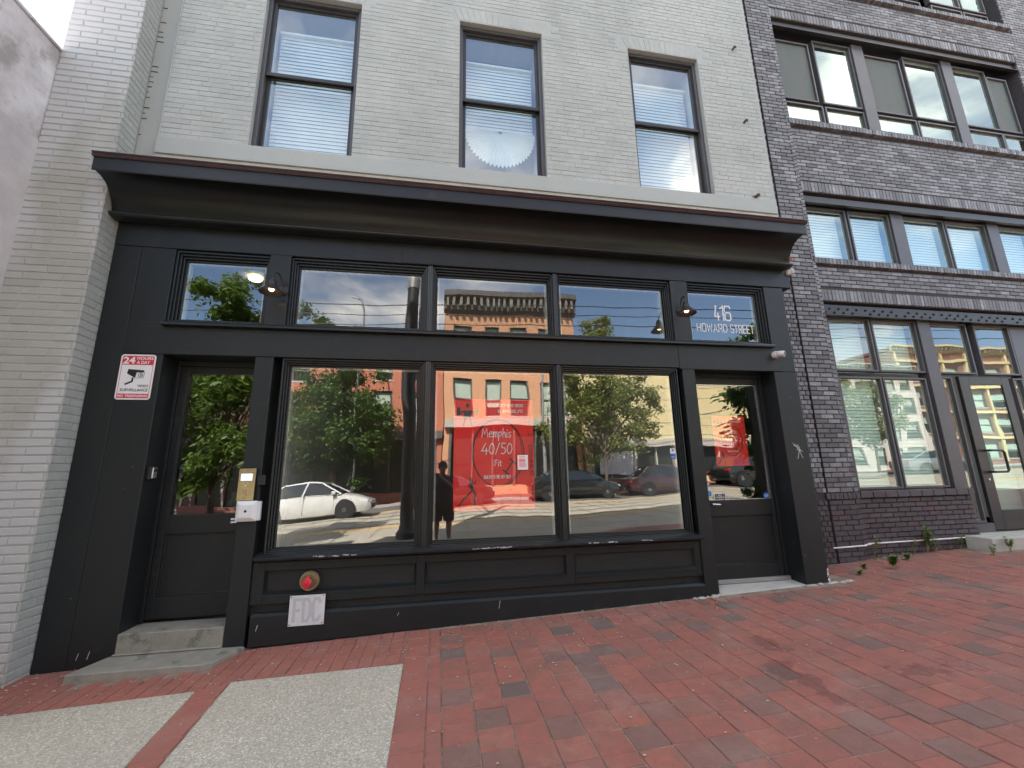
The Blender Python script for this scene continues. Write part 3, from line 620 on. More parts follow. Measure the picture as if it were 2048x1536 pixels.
for x0, x1, yy in ((-2.70, -1.80, .262), (3.065, 4.17, .235)):
    b = B(); b.box(x0, x0 + .033, yy - .012, .30, .15, 2.655); b.box(x1 - .045, x1, yy - .012, .30, .15, 2.655); b.box(x0 + .033, x1 - .045, yy - .012, .30, 2.60, 2.655); part('door_frame', b, SM, gb, bevel=.003)
    part('soffit_board', B().box(x0, x1, .01, .30, 2.656, 2.70), SM, gb)
bd('reveal_lining', 3.03, 3.065, .16, .30, .085, 2.655, SM, .002); bd('reveal_lining', -1.80, -1.70, .16, .30, -.045, 2.655, SM, .002)
part('weather_strip', B().box(3.075, 4.155, .195, .232, .148, .190), M['galv'], dr, bevel=.003)
b = B(); b.tube([(3.235, .235, 1.035), (3.235, .19, 1.035), (3.33, .185, 1.030)], .011, 10); part('handle', b, M['chrome'], dr, smooth=True)
b = B(); b.tube([(-1.93, .262, 1.02), (-1.93, .21, 1.02), (-2.0, .205, 1.02)], .011, 10); part('handle', b, M['chrome'], dl, smooth=True)
# interior of the shop seen through the glass
b = B(); b.box(-3.1, 4.49, 6.6, 6.7, -.2, 4.45); part('interior_wall', b, M['inner'], gb)
b = B(); b.box(-3.1, 4.49, .36, 6.6, .0, .05); part('interior_floor', b, M['innerfloor'], gb)
b = B(); b.box(-3.1, 4.49, .16, 6.9, 4.25, 4.4); part('interior_ceiling', b, M['inner'], gb)
b = B(); b.box(-3.12, -3.1, .3, 6.6, 0, 4.3); b.box(4.47, 4.49, .3, 6.6, 0, 4.3); b.box(-1.66, -1.60, .5, 6.6, 0, 4.3); b.box(3.0, 3.06, .5, 6.6, 0, 4.3); part('interior_side_wall', b, M['inner'], gb)
# steel hooks in the gray wall
for i, (z, lb) in enumerate(((7.689, 'small rusty steel hook high on the gray wall beside the dark building'), (6.378, 'rusty steel hook in the gray wall level with the right window meeting rail'), (5.155, 'bent rusty bracket stub low on the gray wall above the sill band'))):
    b = B(); x = 4.30
    b.box(x - .004, x + .004, -.05, .02, z - .022, z + .022); b.box(x + .004, x + .030, -.054, -.046, z - .022, z + .022)
    if i == 2: b.tube([(x - .05, -.01, z), (x, -.035, z - .02), (x + .045, -.03, z + .01)], .008, 6)
    single('wall_bracket', b, M['rust'], lb, 'bracket', 'rusty brackets left in the gray wall')
# ================================================================== charcoal brick building
db = thing('charcoal_brick_building', 'modern charcoal brick building with large gridded metal windows', 'building', (8.5, .8, .3))
FY = .75; PYD = .66
O1 = (5.93, 13.4, -.3, 4.02); O2 = (5.93, 13.4, 4.745, 5.99); O3 = (5.93, 11.83, 7.39, 9.69); O4 = (7.6, 11.85, 10.63, 12.6)
low = (5.93, 7.96, -.3, 1.07)
hs = [O1, O2, O3, O4]
b = holes(B(), 5.90, 14.5, -.3, 13.5, hs, FY + .012, FY + .45); b.box(5.94, 7.95, FY + .02, FY + .4, -.3, 1.0)
b.box(5.05, 5.80, PYD + .012, 3, -.3, 13.5); b.box(5.80, 5.905, .705 + .012, 3, -.3, 13.5); b.box(4.55, 5.06, .74, 3, -.3, 13.5)
b.box(5.0, 14.5, 5, 5.3, -.3, 13.5); b.box(14.2, 14.5, FY + .4, 5, -.3, 13.5); b.box(4.62, 14.5, .7, 5.3, 13.5, 13.7)
part('wall', b, M['darkmortar'], db)
L_, H_, J_ = .2127, .0692, .010
sold = [(5.93, 14.4, 4.02, 4.235), (5.93, 14.4, 5.99, 6.20), (5.93, 11.83, 9.69, 9.90), (5.85, 14.4, 4.62, 4.745), (5.85, 12.2, 7.27, 7.39), (7.4, 12.0, 10.52, 10.63), (5.2, 7.97, 1.0, 1.10)]
rc = brick_rects(5.91, 11.95, 1.10, 12.0, hs + sold, L_, H_, J_, seed=31)
rc += brick_rects(11.95, 14.4, 1.10, 12.0, hs + sold, L_, H_, J_, seed=32)
items = wall_mats(rc, FY, jit=.002, seed=6, tilt=.002)
pr = brick_rects(5.345, 5.80, 1.10, 12.0, [], L_, H_, J_, seed=33); items += wall_mats(pr, PYD, jit=.002, seed=7, tilt=.003)
items += wall_mats(brick_rects(5.80, 5.905, 1.10, 12.0, [], .105, H_, J_, off=0, seed=34), .705, jit=.002, seed=8)
items += wall_mats(brick_rects(5.06, 5.325, 1.10, 12.0, [], .1, H_, J_, seed=35), PYD, jit=.002, seed=9)
def soldiers(x0, x1, z0, z1, y, yb=0, wd=.0692): 
    o = []; x = x0; r = random.Random(int(x0 * 7 + z0 * 11))
    while x < x1 - .03: o.append((x, min(x + wd, x1) - .009, z0, z1 - .009)); x += wd
    return wall_mats(o, y, jit=.003, seed=int(z0 * 9), th=.06 + yb, tilt=.003)
items += soldiers(5.93, 14.4, 4.025, 4.235, FY) + soldiers(5.93, 14.4, 5.995, 6.20, FY) + soldiers(5.93, 11.83, 9.695, 9.90, FY)
sl_ = soldiers(5.87, 14.4, 4.645, 4.745, FY - .055, .12) + soldiers(5.87, 11.9, 7.285, 7.39, FY - .055, .12) + soldiers(7.45, 11.95, 10.53, 10.63, FY - .055, .12)
lay(items, db, M['darkbrick'], 'brick', 220, 'brick_field', (.02, .06, .3))
lay(sl_, db, M['darkbrick'], 'brick', 60, 'sill_brick_field', (.04, .02, .1))
li = wall_mats(brick_rects(5.94, 7.95, -.02, 1.0, [], L_, H_, J_, seed=41), FY, jit=.002, seed=16)
li += wall_mats(brick_rects(5.345, 5.80, -.02, 1.0, [], L_, H_, J_, seed=42), PYD, jit=.002, seed=17) + wall_mats(brick_rects(5.80, 5.915, -.02, 1.0, [], .11, H_, J_, off=0, seed=44), .705, jit=.002, seed=18)
li += wall_mats(brick_rects(5.06, 5.325, -.02, 1.0, [], .1, H_, J_, seed=45), PYD, jit=.002, seed=19)
li += soldiers(5.30, 5.88, 1.005, 1.10, PYD - .015, .05) + wall_mats(brick_rects(5.93, 7.97, 1.005, 1.105, [], L_, .1, .008, seed=43), FY - .045, th=.12, jit=.002, seed=22)
lay(li, db, M['lowbrick'], 'brick', 260, 'low_brick_field', (.02, .06, .3))
part('expansion_joint', B().box(5.326, 5.340, PYD - .004, PYD + .05, -.1, 12), M['blackjoint'], db); part('expansion_joint', B().box(5.907, 5.921, FY - .002, FY + .05, -.1, 12), M['blackjoint'], db)
# steel lintels with bolt heads
def lintel(x0, x1, z0, z1, y, holes_=False):
    s = part('steel_lintel', B().box(x0, x1, y, y + .02, z0, z1).box(x0, x1, y - .055, y, z0 - .012, z0).box(x0, x1, y + .02, y + .2, z1 - .012, z1), M['bronze'], db, bevel=.002)
    if holes_:
        b = B(); x = x0 + .08; k = 0
        while x < x1:
            if k % 9 != 8: b.lathe([(.0001, .012), (.016, .010), (.020, .0)], (x, y - .0005, z0 + (.055 if k % 2 == 0 else .115)), 'Y', 10)
            x += .085; k += 1
        part('bolt_head', b, M['blackjoint'], s, kind='stuff')
lintel(5.93, 13.4, 3.80, 3.985, .80, True); lintel(5.93, 13.4, 5.80, 5.95, .80); lintel(5.93, 11.83, 9.50, 9.655, .80)
WM = M['winmetal']
def blindm(x0, x1, z0, z1, y, parent, d=.052, m='blind'):
    s = B(); z = z1
    while z > z0: s.prism([(x0, y + .012, z), (x1, y + .012, z), (x1, y, z - d * 1.0), (x0, y, z - d * 1.0)], [(x0, y + .015, z + .002), (x1, y + .015, z + .002), (x1, y + .003, z - d * .98), (x0, y + .003, z - d * .98)]); z -= d
    part('blind', s, M[m], parent, kind='stuff')
def cell(x0, x1, z0, z1, fw=.032, blind=True, y=.90, m='modglass', screen=False, jamb=0, parent=None, bm='blind'):
    """one light: frame bars round a pane, blind behind"""
    w_ = part('window', frame(B(), x0 - fw, x1 + fw, z0 - fw, z1 + fw, fw, y - .04, y + .05), WM, parent or db, bevel=.003)
    if screen: part('insect_screen', B().box(x0, x1, y - .005, y + .004, z0, z1), M['screen'], w_)
    else:
        pane('pane', x0 - .002, x1 + .002, z0 - .002, z1 + .002, y, M[m], w_)
        part('spacer', frame(B(), x0, x1, z0, z1, .022, y + .012, y + .03), M['bead_cream'], w_)
    if blind: blindm(x0 + .01, x1 - .05, z0, z1 - .02, y + .09, w_, m=bm)
    return w_
def postm(x0, x1, z0, z1, y=.835): part('mullion', B().box(x0, x1, y, 1.0, z0, z1), WM, db, bevel=.004)
CX = [(6.08, 6.82), (6.925, 7.72), (8.06, 8.915), (9.01, 9.87), (10.21, 11.03), (11.10, 11.80)]
for i, (a, c) in enumerate(CX + [(12.1, 12.9)]): cell(a, c, 4.85, 5.755)
for a, c in ((5.93, 6.045), (7.76, 8.02), (9.91, 10.17), (11.84, 12.06), (12.94, 13.4)): postm(a, c, 4.745, 5.80)
for i, (a, c) in enumerate(CX):
    cell(a, c, 7.585, 7.91, blind=False)
    s = i in (0, 2, 5); t_ = i in (1, 3, 4)
    cell(a, c - (.06 if s and i < 5 else .22 if i == 5 else 0), 8.04, 9.30 if s else 9.42, blind=False, screen=s)
for a, c in ((5.93, 6.045), (7.76, 8.02), (9.91, 10.17)): postm(a, c, 7.39, 9.50)
for i, (a, c) in enumerate(((7.7, 8.35), (8.48, 9.1), (9.2, 9.83), (10.17, 10.93), (11.03, 11.64))): cell(a, c, 10.71, 10.99, blind=False); cell(a, c, 11.12, 12.4, blind=False)
for i, (a, c) in enumerate(((6.10, 6.855), (6.94, 7.77), (8.095, 8.82), (9.03, 9.75), (10.21, 10.9), (11.0, 11.8), (12.0, 12.9))):
    cell(a, c, 2.945, 3.77, blind=i < 2, m='groundglass', parent=db, bm='gblind')
for i, (a, c) in enumerate(((6.115, 6.865), (6.955, 7.73))): cell(a, c, 1.142, 2.797, m='groundglass', bm='gblind')
postm(5.93, 6.07, 1.06, 3.80); postm(7.81, 8.055, 1.06, 3.80); postm(9.79, 10.15, .30, 3.80, .86); postm(11.84, 11.98, .30, 3.8)
cell(8.10, 8.26, .60, 2.83, m='groundglass', bm='gblind'); cell(9.60, 9.76, .60, 2.83, blind=False); cell(10.21, 10.95, .60, 2.80, blind=False); cell(11.05, 11.80, .60, 2.80, blind=False); cell(12.02, 12.9, .60, 2.80)
part('wall_panel', B().box(7.96, 8.42, .86, .95, -.1, .56).box(9.55, 13.4, .86, .95, -.1, .56), WM, db)
dd = part('door', holes(B(), 8.45, 9.50, .455, 2.875, [(8.655, 9.335, .745, 2.74)], .875, .925), M['bronze'], db, bevel=.004)
pane('pane', 8.655, 9.335, .745, 2.74, .89, M['modglass'], dd)
part('kick_panel', B().box(8.66, 9.34, 1.02, 1.03, .7, 2.8), M['farblind'], dd)
b = B(); b.tube([(8.60, .87, 1.66), (8.60, .80, 1.66), (8.83, .79, 1.655), (8.86, .79, 1.62), (8.86, .79, 1.35), (8.83, .79, 1.325), (8.60, .80, 1.325), (8.60, .87, 1.325)], .017, 10); part('handle', b, M['bronze'], dd, smooth=True)
part('keyhole', B().lathe([(.018, 0), (.016, .006), (.001, .007)], (8.56, .874, 1.21), 'Y', 12), M['chrome'], dd)
for z0, z1 in ((.5, 3.8), (4.7, 5.9), (7.3, 9.6), (10.6, 12.5)): part('inner_lining', B().box(5.95, 13.9, 1.9, 1.95, z0, z1), M['inner'], db)
b = B(); x = 5.06
b.tube([(5.27, .648, .375), (5.8, .648, .385), (5.802, .69, .386), (5.92, .692, .388), (5.925, .74, .388), (6.9, .742, .392), (7.95, .742, .40)], .011, 6)
single('white_cable', b, M['white'], 'thin white cable run along the foot of the charcoal brick wall', 'cable')
b = B(); b.prism([(7.62, .42, .20), (9.7, .42, .27), (9.7, .88, .27), (7.96, .88, .20), (7.96, .74, .2), (7.62, .74, .2)], [(7.62, .42, .428), (9.7, .42, .432), (9.7, .88, .432), (7.96, .88, .428), (7.96, .74, .428), (7.62, .74, .428)])
single('door_step', b, M['palestone'], 'pale concrete step below the glass door of the charcoal building', 'step', bevel=.008)
# ================================================================== stucco neighbour
sb = thing('stucco_building', 'low pinkish gray stucco building side wall beside the brick pier', 'building', (-6, -.9, -.1))
b = B(); b.box(-9, -3.975, -1.7, .6, -.4, 5.84)
part('wall', b, M['stucco'], sb); part('coping', B().box(-9.02, -3.955, -1.72, .62, 5.842, 5.875), M['stucco'], sb, bevel=.004)
part('lower_render', B().box(-3.974, -3.966, -1.7, -.2, -.3, 4.75), mat('mauve_stucco', (.58, .545, .54), (.44, .41, .41), .85, vs=2.6, bump=1.0, bs=9, grime=((.42, .33, .32), 1.6, .56)), sb)
# ================================================================== steps and thresholds
b = B(); q = [(-2.70, .12), (-2.745, -.015), (-2.83, -.325), (-1.86, -.345), (-1.79, -.32), (-1.665, -.03), (-1.70, -.005), (-1.86, 0.0), (-1.86, .12)]
b.prism([(x, y, -.14) for x, y in q], [(x, y, -.024) for x, y in q]); single('landing_slab', b, M['stone'], 'worn low stone slab on the bricks below the left door step', 'slab', bevel=.006)
b = B(); b.box(-2.715, -1.866, .004, .30, -.018, .143); b.box(-2.712, -1.868, -.022, .01, -.022, -.008); single('door_step', b, M['stone'], 'gray stone step filling the recess of the left shop door', 'step', bevel=.006)
b = B(); b.prism([(3.07, -.035, .02), (4.165, -.02, .02), (4.165, .26, .02), (3.07, .26, .02)], [(3.07, -.035, .112), (4.165, -.02, .135), (4.165, .26, .150), (3.07, .26, .148)]); single('door_threshold', b, M['palestone'], 'low pale concrete threshold under the right shop door', 'threshold', bevel=.004)
b = B(); rnd = random.Random(5)
for x0, x1, y0 in ((2.75, 3.07, -.01), (4.12, 4.72, -.02)):
    for _ in range(16): x = rnd.uniform(x0, x1); b.lathe([(rnd.uniform(.012, .035), 0), (.012, rnd.uniform(.004, .014)), (.0005, .015)], (x, y0 - rnd.uniform(0, .03), gz(x) - .004), 'Z', 7)
single('mortar_smear', b, M['debris'], 'pale mortar smeared along the foot of the posts beside the right door', 'mortar', kind='stuff')
# ================================================================== lettering
GL = {'A': [[(0, 0), (.3, 1), (.6, 0)], [(.12, .35), (.48, .35)]], 'B': [[(0, 0), (0, 1), (.45, 1), (.55, .85), (.5, .6), (0, .55)], [(.5, .55), (.6, .3), (.5, 0), (0, 0)]], 'C': [[(.6, .85), (.45, 1), (.1, 1), (0, .85), (0, .15), (.1, 0), (.45, 0), (.6, .15)]],
      'D': [[(0, 0), (0, 1), (.4, 1), (.6, .75), (.6, .25), (.4, 0), (0, 0)]], 'E': [[(.55, 0), (0, 0), (0, 1), (.55, 1)], [(0, .5), (.45, .5)]], 'F': [[(0, 0), (0, 1), (.55, 1)], [(0, .5), (.45, .5)]], 'G': [[(.6, .85), (.45, 1), (.1, 1), (0, .85), (0, .15), (.1, 0), (.6, 0), (.6, .45), (.35, .45)]],
      'H': [[(0, 0), (0, 1)], [(.6, 0), (.6, 1)], [(0, .5), (.6, .5)]], 'I': [[(.1, 0), (.1, 1)]], 'L': [[(0, 1), (0, 0), (.5, 0)]], 'M': [[(0, 0), (0, 1), (.35, .4), (.7, 1), (.7, 0)]], 'N': [[(0, 0), (0, 1), (.6, 0), (.6, 1)]],
      'O': [[(.1, 0), (0, .12), (0, .88), (.1, 1), (.5, 1), (.6, .88), (.6, .12), (.5, 0), (.1, 0)]], 'P': [[(0, 0), (0, 1), (.6, 1), (.6, .5), (0, .5)]], 'R': [[(0, 0), (0, 1), (.6, 1), (.6, .5), (0, .5)], [(.3, .5), (.6, 0)]],
      'S': [[(.6, .88), (.5, 1), (.1, 1), (0, .88), (0, .6), (.6, .4), (.6, .12), (.5, 0), (.1, 0), (0, .12)]], 'T': [[(0, 1), (.6, 1)], [(.3, 1), (.3, 0)]], 'V': [[(0, 1), (.3, 0), (.6, 1)]], 'W': [[(0, 1), (.18, 0), (.4, .8), (.62, 0), (.8, 1)]], 'X': [[(0, 0), (.6, 1)], [(0, 1), (.6, 0)]], 'Y': [[(0, 1), (.3, .5), (.6, 1)], [(.3, .5), (.3, 0)]],
      '0': [[(.1, 0), (0, .15), (0, .85), (.1, 1), (.45, 1), (.55, .85), (.55, .15), (.45, 0), (.1, 0)]], '1': [[(0, .8), (.2, 1), (.2, 0)]], '2': [[(0, .85), (.1, 1), (.45, 1), (.55, .85), (.55, .6), (0, 0), (.55, 0)]], '3': [[(0, 1), (.5, 1), (.55, .8), (.5, .55), (.15, .52)], [(.5, .55), (.58, .3), (.5, 0), (0, 0)]],
      '4': [[(.25, 1), (0, .25), (.6, .25)], [(.42, .5), (.42, 0)]], '5': [[(.55, 1), (.05, 1), (.05, .55), (.45, .55), (.55, .4), (.55, .12), (.45, 0), (0, 0)]], '6': [[(.55, .85), (.5, 1), (.1, 1), (0, .88), (0, .12), (.1, 0), (.45, 0), (.55, .12), (.55, .45), (.45, .55), (0, .55)]],
      '9': [[(0, .1), (.1, 0), (.5, 0), (.55, .15), (.55, .85), (.45, 1), (.1, 1), (0, .85), (0, .55), (.1, .45), (.55, .45)]], '-': [[(.05, .5), (.35, .5)]], '.': [[(.05, 0), (.05, .06)]], '_': [[(0, 0), (.5, 0)]], '/': [[(0, -.1), (.4, 1.05)]], '@': [[(.45, .3), (.2, .3), (.2, .7), (.45, .7), (.45, .25), (.65, .3), (.65, .85), (.5, 1), (.1, 1), (0, .8), (0, .2), (.1, 0), (.6, 0)]]}
HW = {'M': [[(0, 0), (.14, 1), (.32, .35), (.58, 1), (.70, 0)]], 'e': [[(.02, .33), (.36, .42), (.34, .62), (.16, .66), (.0, .33), (.08, .05), (.38, .08)]], 'm': [[(0, 0), (.03, .62)], [(.02, .45), (.2, .64), (.23, 0)], [(.23, .45), (.42, .64), (.47, 0)]], 'p': [[(0, -.4), (.05, .6)], [(.05, .52), (.3, .64), (.38, .32), (.05, .05)]],
      'h': [[(0, 0), (.05, 1.05)], [(.03, .42), (.25, .6), (.32, 0)]], 'i': [[(.02, 0), (.05, .55)], [(.08, .80), (.09, .86)]], 's': [[(.32, .6), (.08, .55), (.06, .38), (.28, .22), (.22, .03), (0, .05)]], 'F': [[(.05, 0), (.1, 1)], [(.02, 1), (.5, 1.03)], [(.08, .55), (.4, .58)]], 't': [[(.12, .92), (.1, .1), (.24, 0)], [(-.04, .6), (.3, .62)]],
      '4': [[(.4, 1), (.0, .28), (.62, .3)], [(.46, .55), (.44, -.05)]], '0': [[(.28, 1), (.08, .75), (.02, .3), (.16, 0), (.36, .06), (.5, .45), (.44, .85), (.28, 1)]], '/': [[(0, -.05), (.42, 1.05)]], '5': [[(.5, 1), (.12, 1), (.1, .58), (.4, .55), (.48, .25), (.3, 0), (0, .05)]]}
RC = [0]
def ribbon(b, pts, wd, y, th=.0008):
    RC[0] += 1; y -= .00015 * (RC[0] % 6); n = len(pts); closed = n > 3 and math.dist(pts[0], pts[-1]) < 1e-6; Lf, Rg = [], []
    D = [((pts[i + 1][0] - pts[i][0]), (pts[i + 1][1] - pts[i][1])) for i in range(n - 1)]; D = [(a / (math.hypot(a, c) or 1), c / (math.hypot(a, c) or 1)) for a, c in D]
    for i, (x, z) in enumerate(pts):
        a = D[i - 1] if i else (D[-1] if closed else D[0]); c = D[i] if i < n - 1 else (D[0] if closed else D[-1])
        mx_, mz_ = -(a[1] + c[1]), a[0] + c[0]; l = math.hypot(mx_, mz_) or 1; mx_, mz_ = mx_ / l, mz_ / l; k = wd / 2 / max(.45, mx_ * -a[1] + mz_ * a[0])
        ex, ez = ((-a[0], -a[1]) if i == 0 else (a[0], a[1])) if (i in (0, n - 1) and not closed) else (0, 0); x += ex * wd * .35; z += ez * wd * .35
        Lf.append((x + mx_ * k, z + mz_ * k)); Rg.append((x - mx_ * k, z - mz_ * k))
    for i in range(n - 1):
        q = [Lf[i], Lf[i + 1], Rg[i + 1], Rg[i]]; b.prism([(x, y, z) for x, z in q], [(x, y - th, z) for x, z in q])
def strokes(b, txt, x0, x1, z0, z1, wd, y, font=GL, gap=.22, space=.45, slant=0):
    ws = [max(p[0] for s in font[c] for p in s) if c != ' ' else space for c in txt]; tot = sum(ws) + gap * (len(txt) - 1); k = (x1 - x0) / tot; h = z1 - z0; x = 0; n = 0
    for c, w_ in zip(txt, ws):
        if c != ' ':
            for s in font[c]: ribbon(b, [(x0 + (x + px) * k + slant * pz * h, z0 + pz * h) for px, pz in s], wd, y); n += 1
        x += w_ + gap
def btext(name, txt, x0, x1, z0, z1, y, m, parent, bold=0, th=.0008):
    cu = bpy.data.curves.new('text', 'FONT'); cu.body = txt; cu.offset = bold; cu.resolution_u = 3; to = bpy.data.objects.new('text_tmp', cu)
    me = bpy.data.meshes.new_from_object(to); xs = [v.co.x for v in me.vertices]; ys = [v.co.y for v in me.vertices]; off = wbase(parent)
    for v in me.vertices:
        v.co = Vector((x0 + (v.co.x - min(xs)) / (max(xs) - min(xs)) * (x1 - x0), y, z0 + (v.co.y - min(ys)) / (max(ys) - min(ys)) * (z1 - z0))) - off
    me.materials.clear(); me.materials.append(m); o = bpy.data.objects.new(name, me); link(o, parent); bpy.data.objects.remove(to); return o
def disc(b, cx, cz, r, y, th=.001, n=20, rz=None): b.prism([(cx + r * math.cos(6.2832 * i / n), y, cz + (rz or r) * math.sin(6.2832 * i / n)) for i in range(n)], [(cx + r * math.cos(6.2832 * i / n), y - th, cz + (rz or r) * math.sin(6.2832 * i / n)) for i in range(n)])
def ring(b, cx, cz, rx, rz, wd, y, n=48, th=.001):
    for i in range(n):
        a0, a1 = 6.2832 * i / n, 6.2832 * (i + 1) / n; q = [(cx + (rx + s) * math.cos(a), cz + (rz + s) * math.sin(a)) for a, s in ((a0, -wd / 2), (a1, -wd / 2), (a1, wd / 2), (a0, wd / 2))]
        b.prism([(x, y, z) for x, z in q], [(x, y - th, z) for x, z in q])
def poly(b, pts, y, th=.001): b.prism([(x, y, z) for x, z in pts], [(x, y - th, z) for x, z in pts])
# house number on the right transom
t = thing('house_number_lettering', 'thin white 416 N. HOWARD STREET lettering on the right transom pane', 'lettering', (3.6, .115, 3.3))
b = B(); strokes(b, '4', 3.520, 3.590, 3.347, 3.545, .0190, .1175); strokes(b, '1', 3.604, 3.644, 3.347, 3.545, .0190, .1175); strokes(b, '6', 3.668, 3.752, 3.347, 3.545, .0190, .1175); part('number', b, M['vinyl'], t)
for wd_, a_, c_ in (('N.', 3.085, 3.178), ('HOWARD', 3.247, 3.676), ('STREET', 3.726, 4.066)): b = B(); strokes(b, wd_, a_, c_, 3.183, 3.288, .0125, .1175, gap=.26); part('street_name', b, M['vinyl'], t)
# posters
def poster(X0, Z0, Wd, Ht, y, label, name):
    t = thing(name, label, 'poster', (X0, y, Z0 - Ht), 'red gym posters in the shopfront')
    U = lambda px: X0 + (px - 100) / 955 * Wd; V = lambda py: Z0 - (py - 104) / 1320 * Ht; k = Wd / 955; ys = y - .0015
    part('sheet', B().box(X0, X0 + Wd, y, y + .002, Z0 - Ht, Z0), M['posterred'], t)
    P = lambda L: [(U(a), V(c)) for a, c in L]
    b = B(); ring(b, U(628), V(757), 305 * k, 400 * Ht / 1320, 11 * k, ys); ring(b, U(612), V(750), 298 * k, 398 * Ht / 1320, 7 * k, ys - .0002)
    ribbon(b, P([(715, 985), (795, 870)]), 14 * k, ys)
    for a in ((700, 985), (728, 1004), (782, 850), (808, 872)): ribbon(b, P([(a[0] - 22, a[1] - 20), (a[0] + 22, a[1] + 20)]), 15 * k, ys - .0003)
    part('emblem', b, M['black'], t)
    b = B(); strokes(b, 'Memphis', U(430), U(782), V(572), V(468), 9 * k, ys, HW, gap=.13); strokes(b, '40/50', U(426), U(790), V(772), V(645), 10 * k, ys, HW, gap=.10); strokes(b, 'Fit', U(578), U(662), V(915), V(848), 8 * k, ys, HW, gap=.12)
    strokes(b, 'HEALTHY IS THE NEW SEXY', U(455), U(768), V(1062), V(1026), 5 * k, ys); strokes(b, '202-539-3630', U(645), U(932), V(196), V(164), 6 * k, ys); strokes(b, 'IG @M4050_FIT', U(625), U(932), V(270), V(236), 6 * k, ys)
    part('lettering', b, M['vinyl'], t)
    b = B()
    for c, yy in zip('416NHOWARD21201', (265, 325, 395, 545, 675, 735, 797, 866, 930, 1005, 1135, 1180, 1225, 1290, 1340)):
        cw = 17; xo = 1008 + (yy - 260) * .022; strokes(b, c, U(xo - (4 if c == '1' else cw)), U(xo + (4 if c == '1' else cw)), V(yy + 24), V(yy - 24), 6 * k, ys)
    part('address_lettering', b, M['black'], t)
    b = B(); disc(b, U(262), V(183), 22 * k, ys, rz=27 * k)
    ribbon(b, P([(115, 258), (400, 258)]), 7 * k, ys)
    for x in (155, 372): poly(b, P([(x - 20, 206), (x + 20, 206), (x + 20, 306), (x - 20, 306)]), ys - .0002)
    poly(b, P([(200, 245), (318, 245), (300, 300), (298, 322), (222, 322), (216, 300)]), ys - .0004)
    ribbon(b, P([(236, 315), (215, 425)]), 20 * k, ys); ribbon(b, P([(284, 315), (309, 425)]), 20 * k, ys); ribbon(b, P([(205, 255), (185, 285), (180, 258)]), 12 * k, ys - .0006); ribbon(b, P([(312, 255), (338, 285), (340, 258)]), 12 * k, ys - .0006)
    part('weightlifter_figure', b, M['black'], t)
    b = B(); disc(b, U(298), V(1058), 13 * k, ys, rz=17 * k); ribbon(b, P([(302, 1075), (305, 1130), (318, 1185)]), 30 * k, ys); ribbon(b, P([(320, 1190), (250, 1265), (205, 1310), (165, 1370)]), 17 * k, ys - .0002); ribbon(b, P([(325, 1185), (352, 1240), (345, 1300), (350, 1365)]), 18 * k, ys - .0004); ribbon(b, P([(300, 1110), (345, 1120), (358, 1085)]), 9 * k, ys - .0006); ribbon(b, P([(300, 1110), (275, 1150), (300, 1165)]), 9 * k, ys - .0008)
    part('lunging_figure', b, M['black'], t)
    b = B()
    for L2 in ([(650, 1375), (655, 1290), (640, 1250), (700, 1235), (830, 1238), (880, 1245), (875, 1375)], [(670, 1375), (672, 1300), (740, 1290), (770, 1330), (800, 1290), (860, 1300), (862, 1375)]): ribbon(b, P(L2), 3.5 * k, ys)
    disc(b, U(765), V(1200), 20 * k, ys, rz=6 * k); part('bench_figure', b, M['black'], t); return t
poster(.161, 2.268, .895, 1.208, .150, 'large red gym poster reading Memphis 40/50 Fit behind the middle display pane', 'poster')
poster(3.405, 2.105, .460, .622, .268, 'smaller red gym poster behind the glass of the right door', 'poster')
nt_ = thing('paper_notice', 'small printed paper notice taped over the large red poster', 'notice', (.93, .112, 1.5)); k = .895 / 955
U = lambda px: .161 + (px - 100) / 955 * .895; V = lambda py: 2.268 - (py - 104) / 1320 * 1.208
part('paper', B().box(U(848), U(972), .1135, .115, V(965), V(792)), M['signwhite'], nt_)
b = B(); rnd = random.Random(4)
for i in range(9): z = V(812 + i * 15); ribbon(b, [(U(868), z), (U(rnd.uniform(935, 955)), z)], .005 if i != 3 else .009, .113)
part('print', b, M['posterred'], nt_)
# video surveillance sign
t = thing('surveillance_sign', 'white and red 24 hours a day video surveillance sign on the left pilaster', 'sign', (-2.9, -.004, 2.2)); x0, x1, z0, z1 = -3.047, -2.748, 2.198, 2.645
def rrect(x0, x1, z0, z1, r, n=5): return [(cx + r * math.cos(a), cz + r * math.sin(a)) for cx, cz, s in ((x1 - r, z1 - r, 0), (x0 + r, z1 - r, 1), (x0 + r, z0 + r, 2), (x1 - r, z0 + r, 3)) for a in [math.pi / 2 * (s + i / n) for i in range(n + 1)]]
b = B(); poly(b, rrect(x0, x1, z0, z1, .028), -.004, .003); part('plate', b, M['signwhite'], t)
b = B(); poly(b, rrect(x0 + .014, x1 - .014, z1 - .105, z1 - .014, .012), -.0072, .0006); poly(b, [(x0 + .014, z0 + .014), (x1 - .014, z0 + .014), (x1 - .014, z0 + .058), (x0 + .014, z0 + .058)], -.0072, .0006)
for a, c in (((x0 + .016, z0 + .058), (x0 + .016, z1 - .10)), ((x1 - .016, z0 + .058), (x1 - .016, z1 - .10))): ribbon(b, [a, c], .0035, -.0072)
part('red_band', b, M['signred'], t)
btext('lettering', '24', x0 + .022, x0 + .125, z1 - .095, z1 - .025, -.0085, M['signwhite'], t, .03); btext('lettering', 'HOURS', x0 + .137, x1 - .022, z1 - .052, z1 - .022, -.0085, M['signwhite'], t, .02); btext('lettering', 'A DAY', x0 + .139, x1 - .045, z1 - .095, z1 - .063, -.0085, M['signwhite'], t, .02)
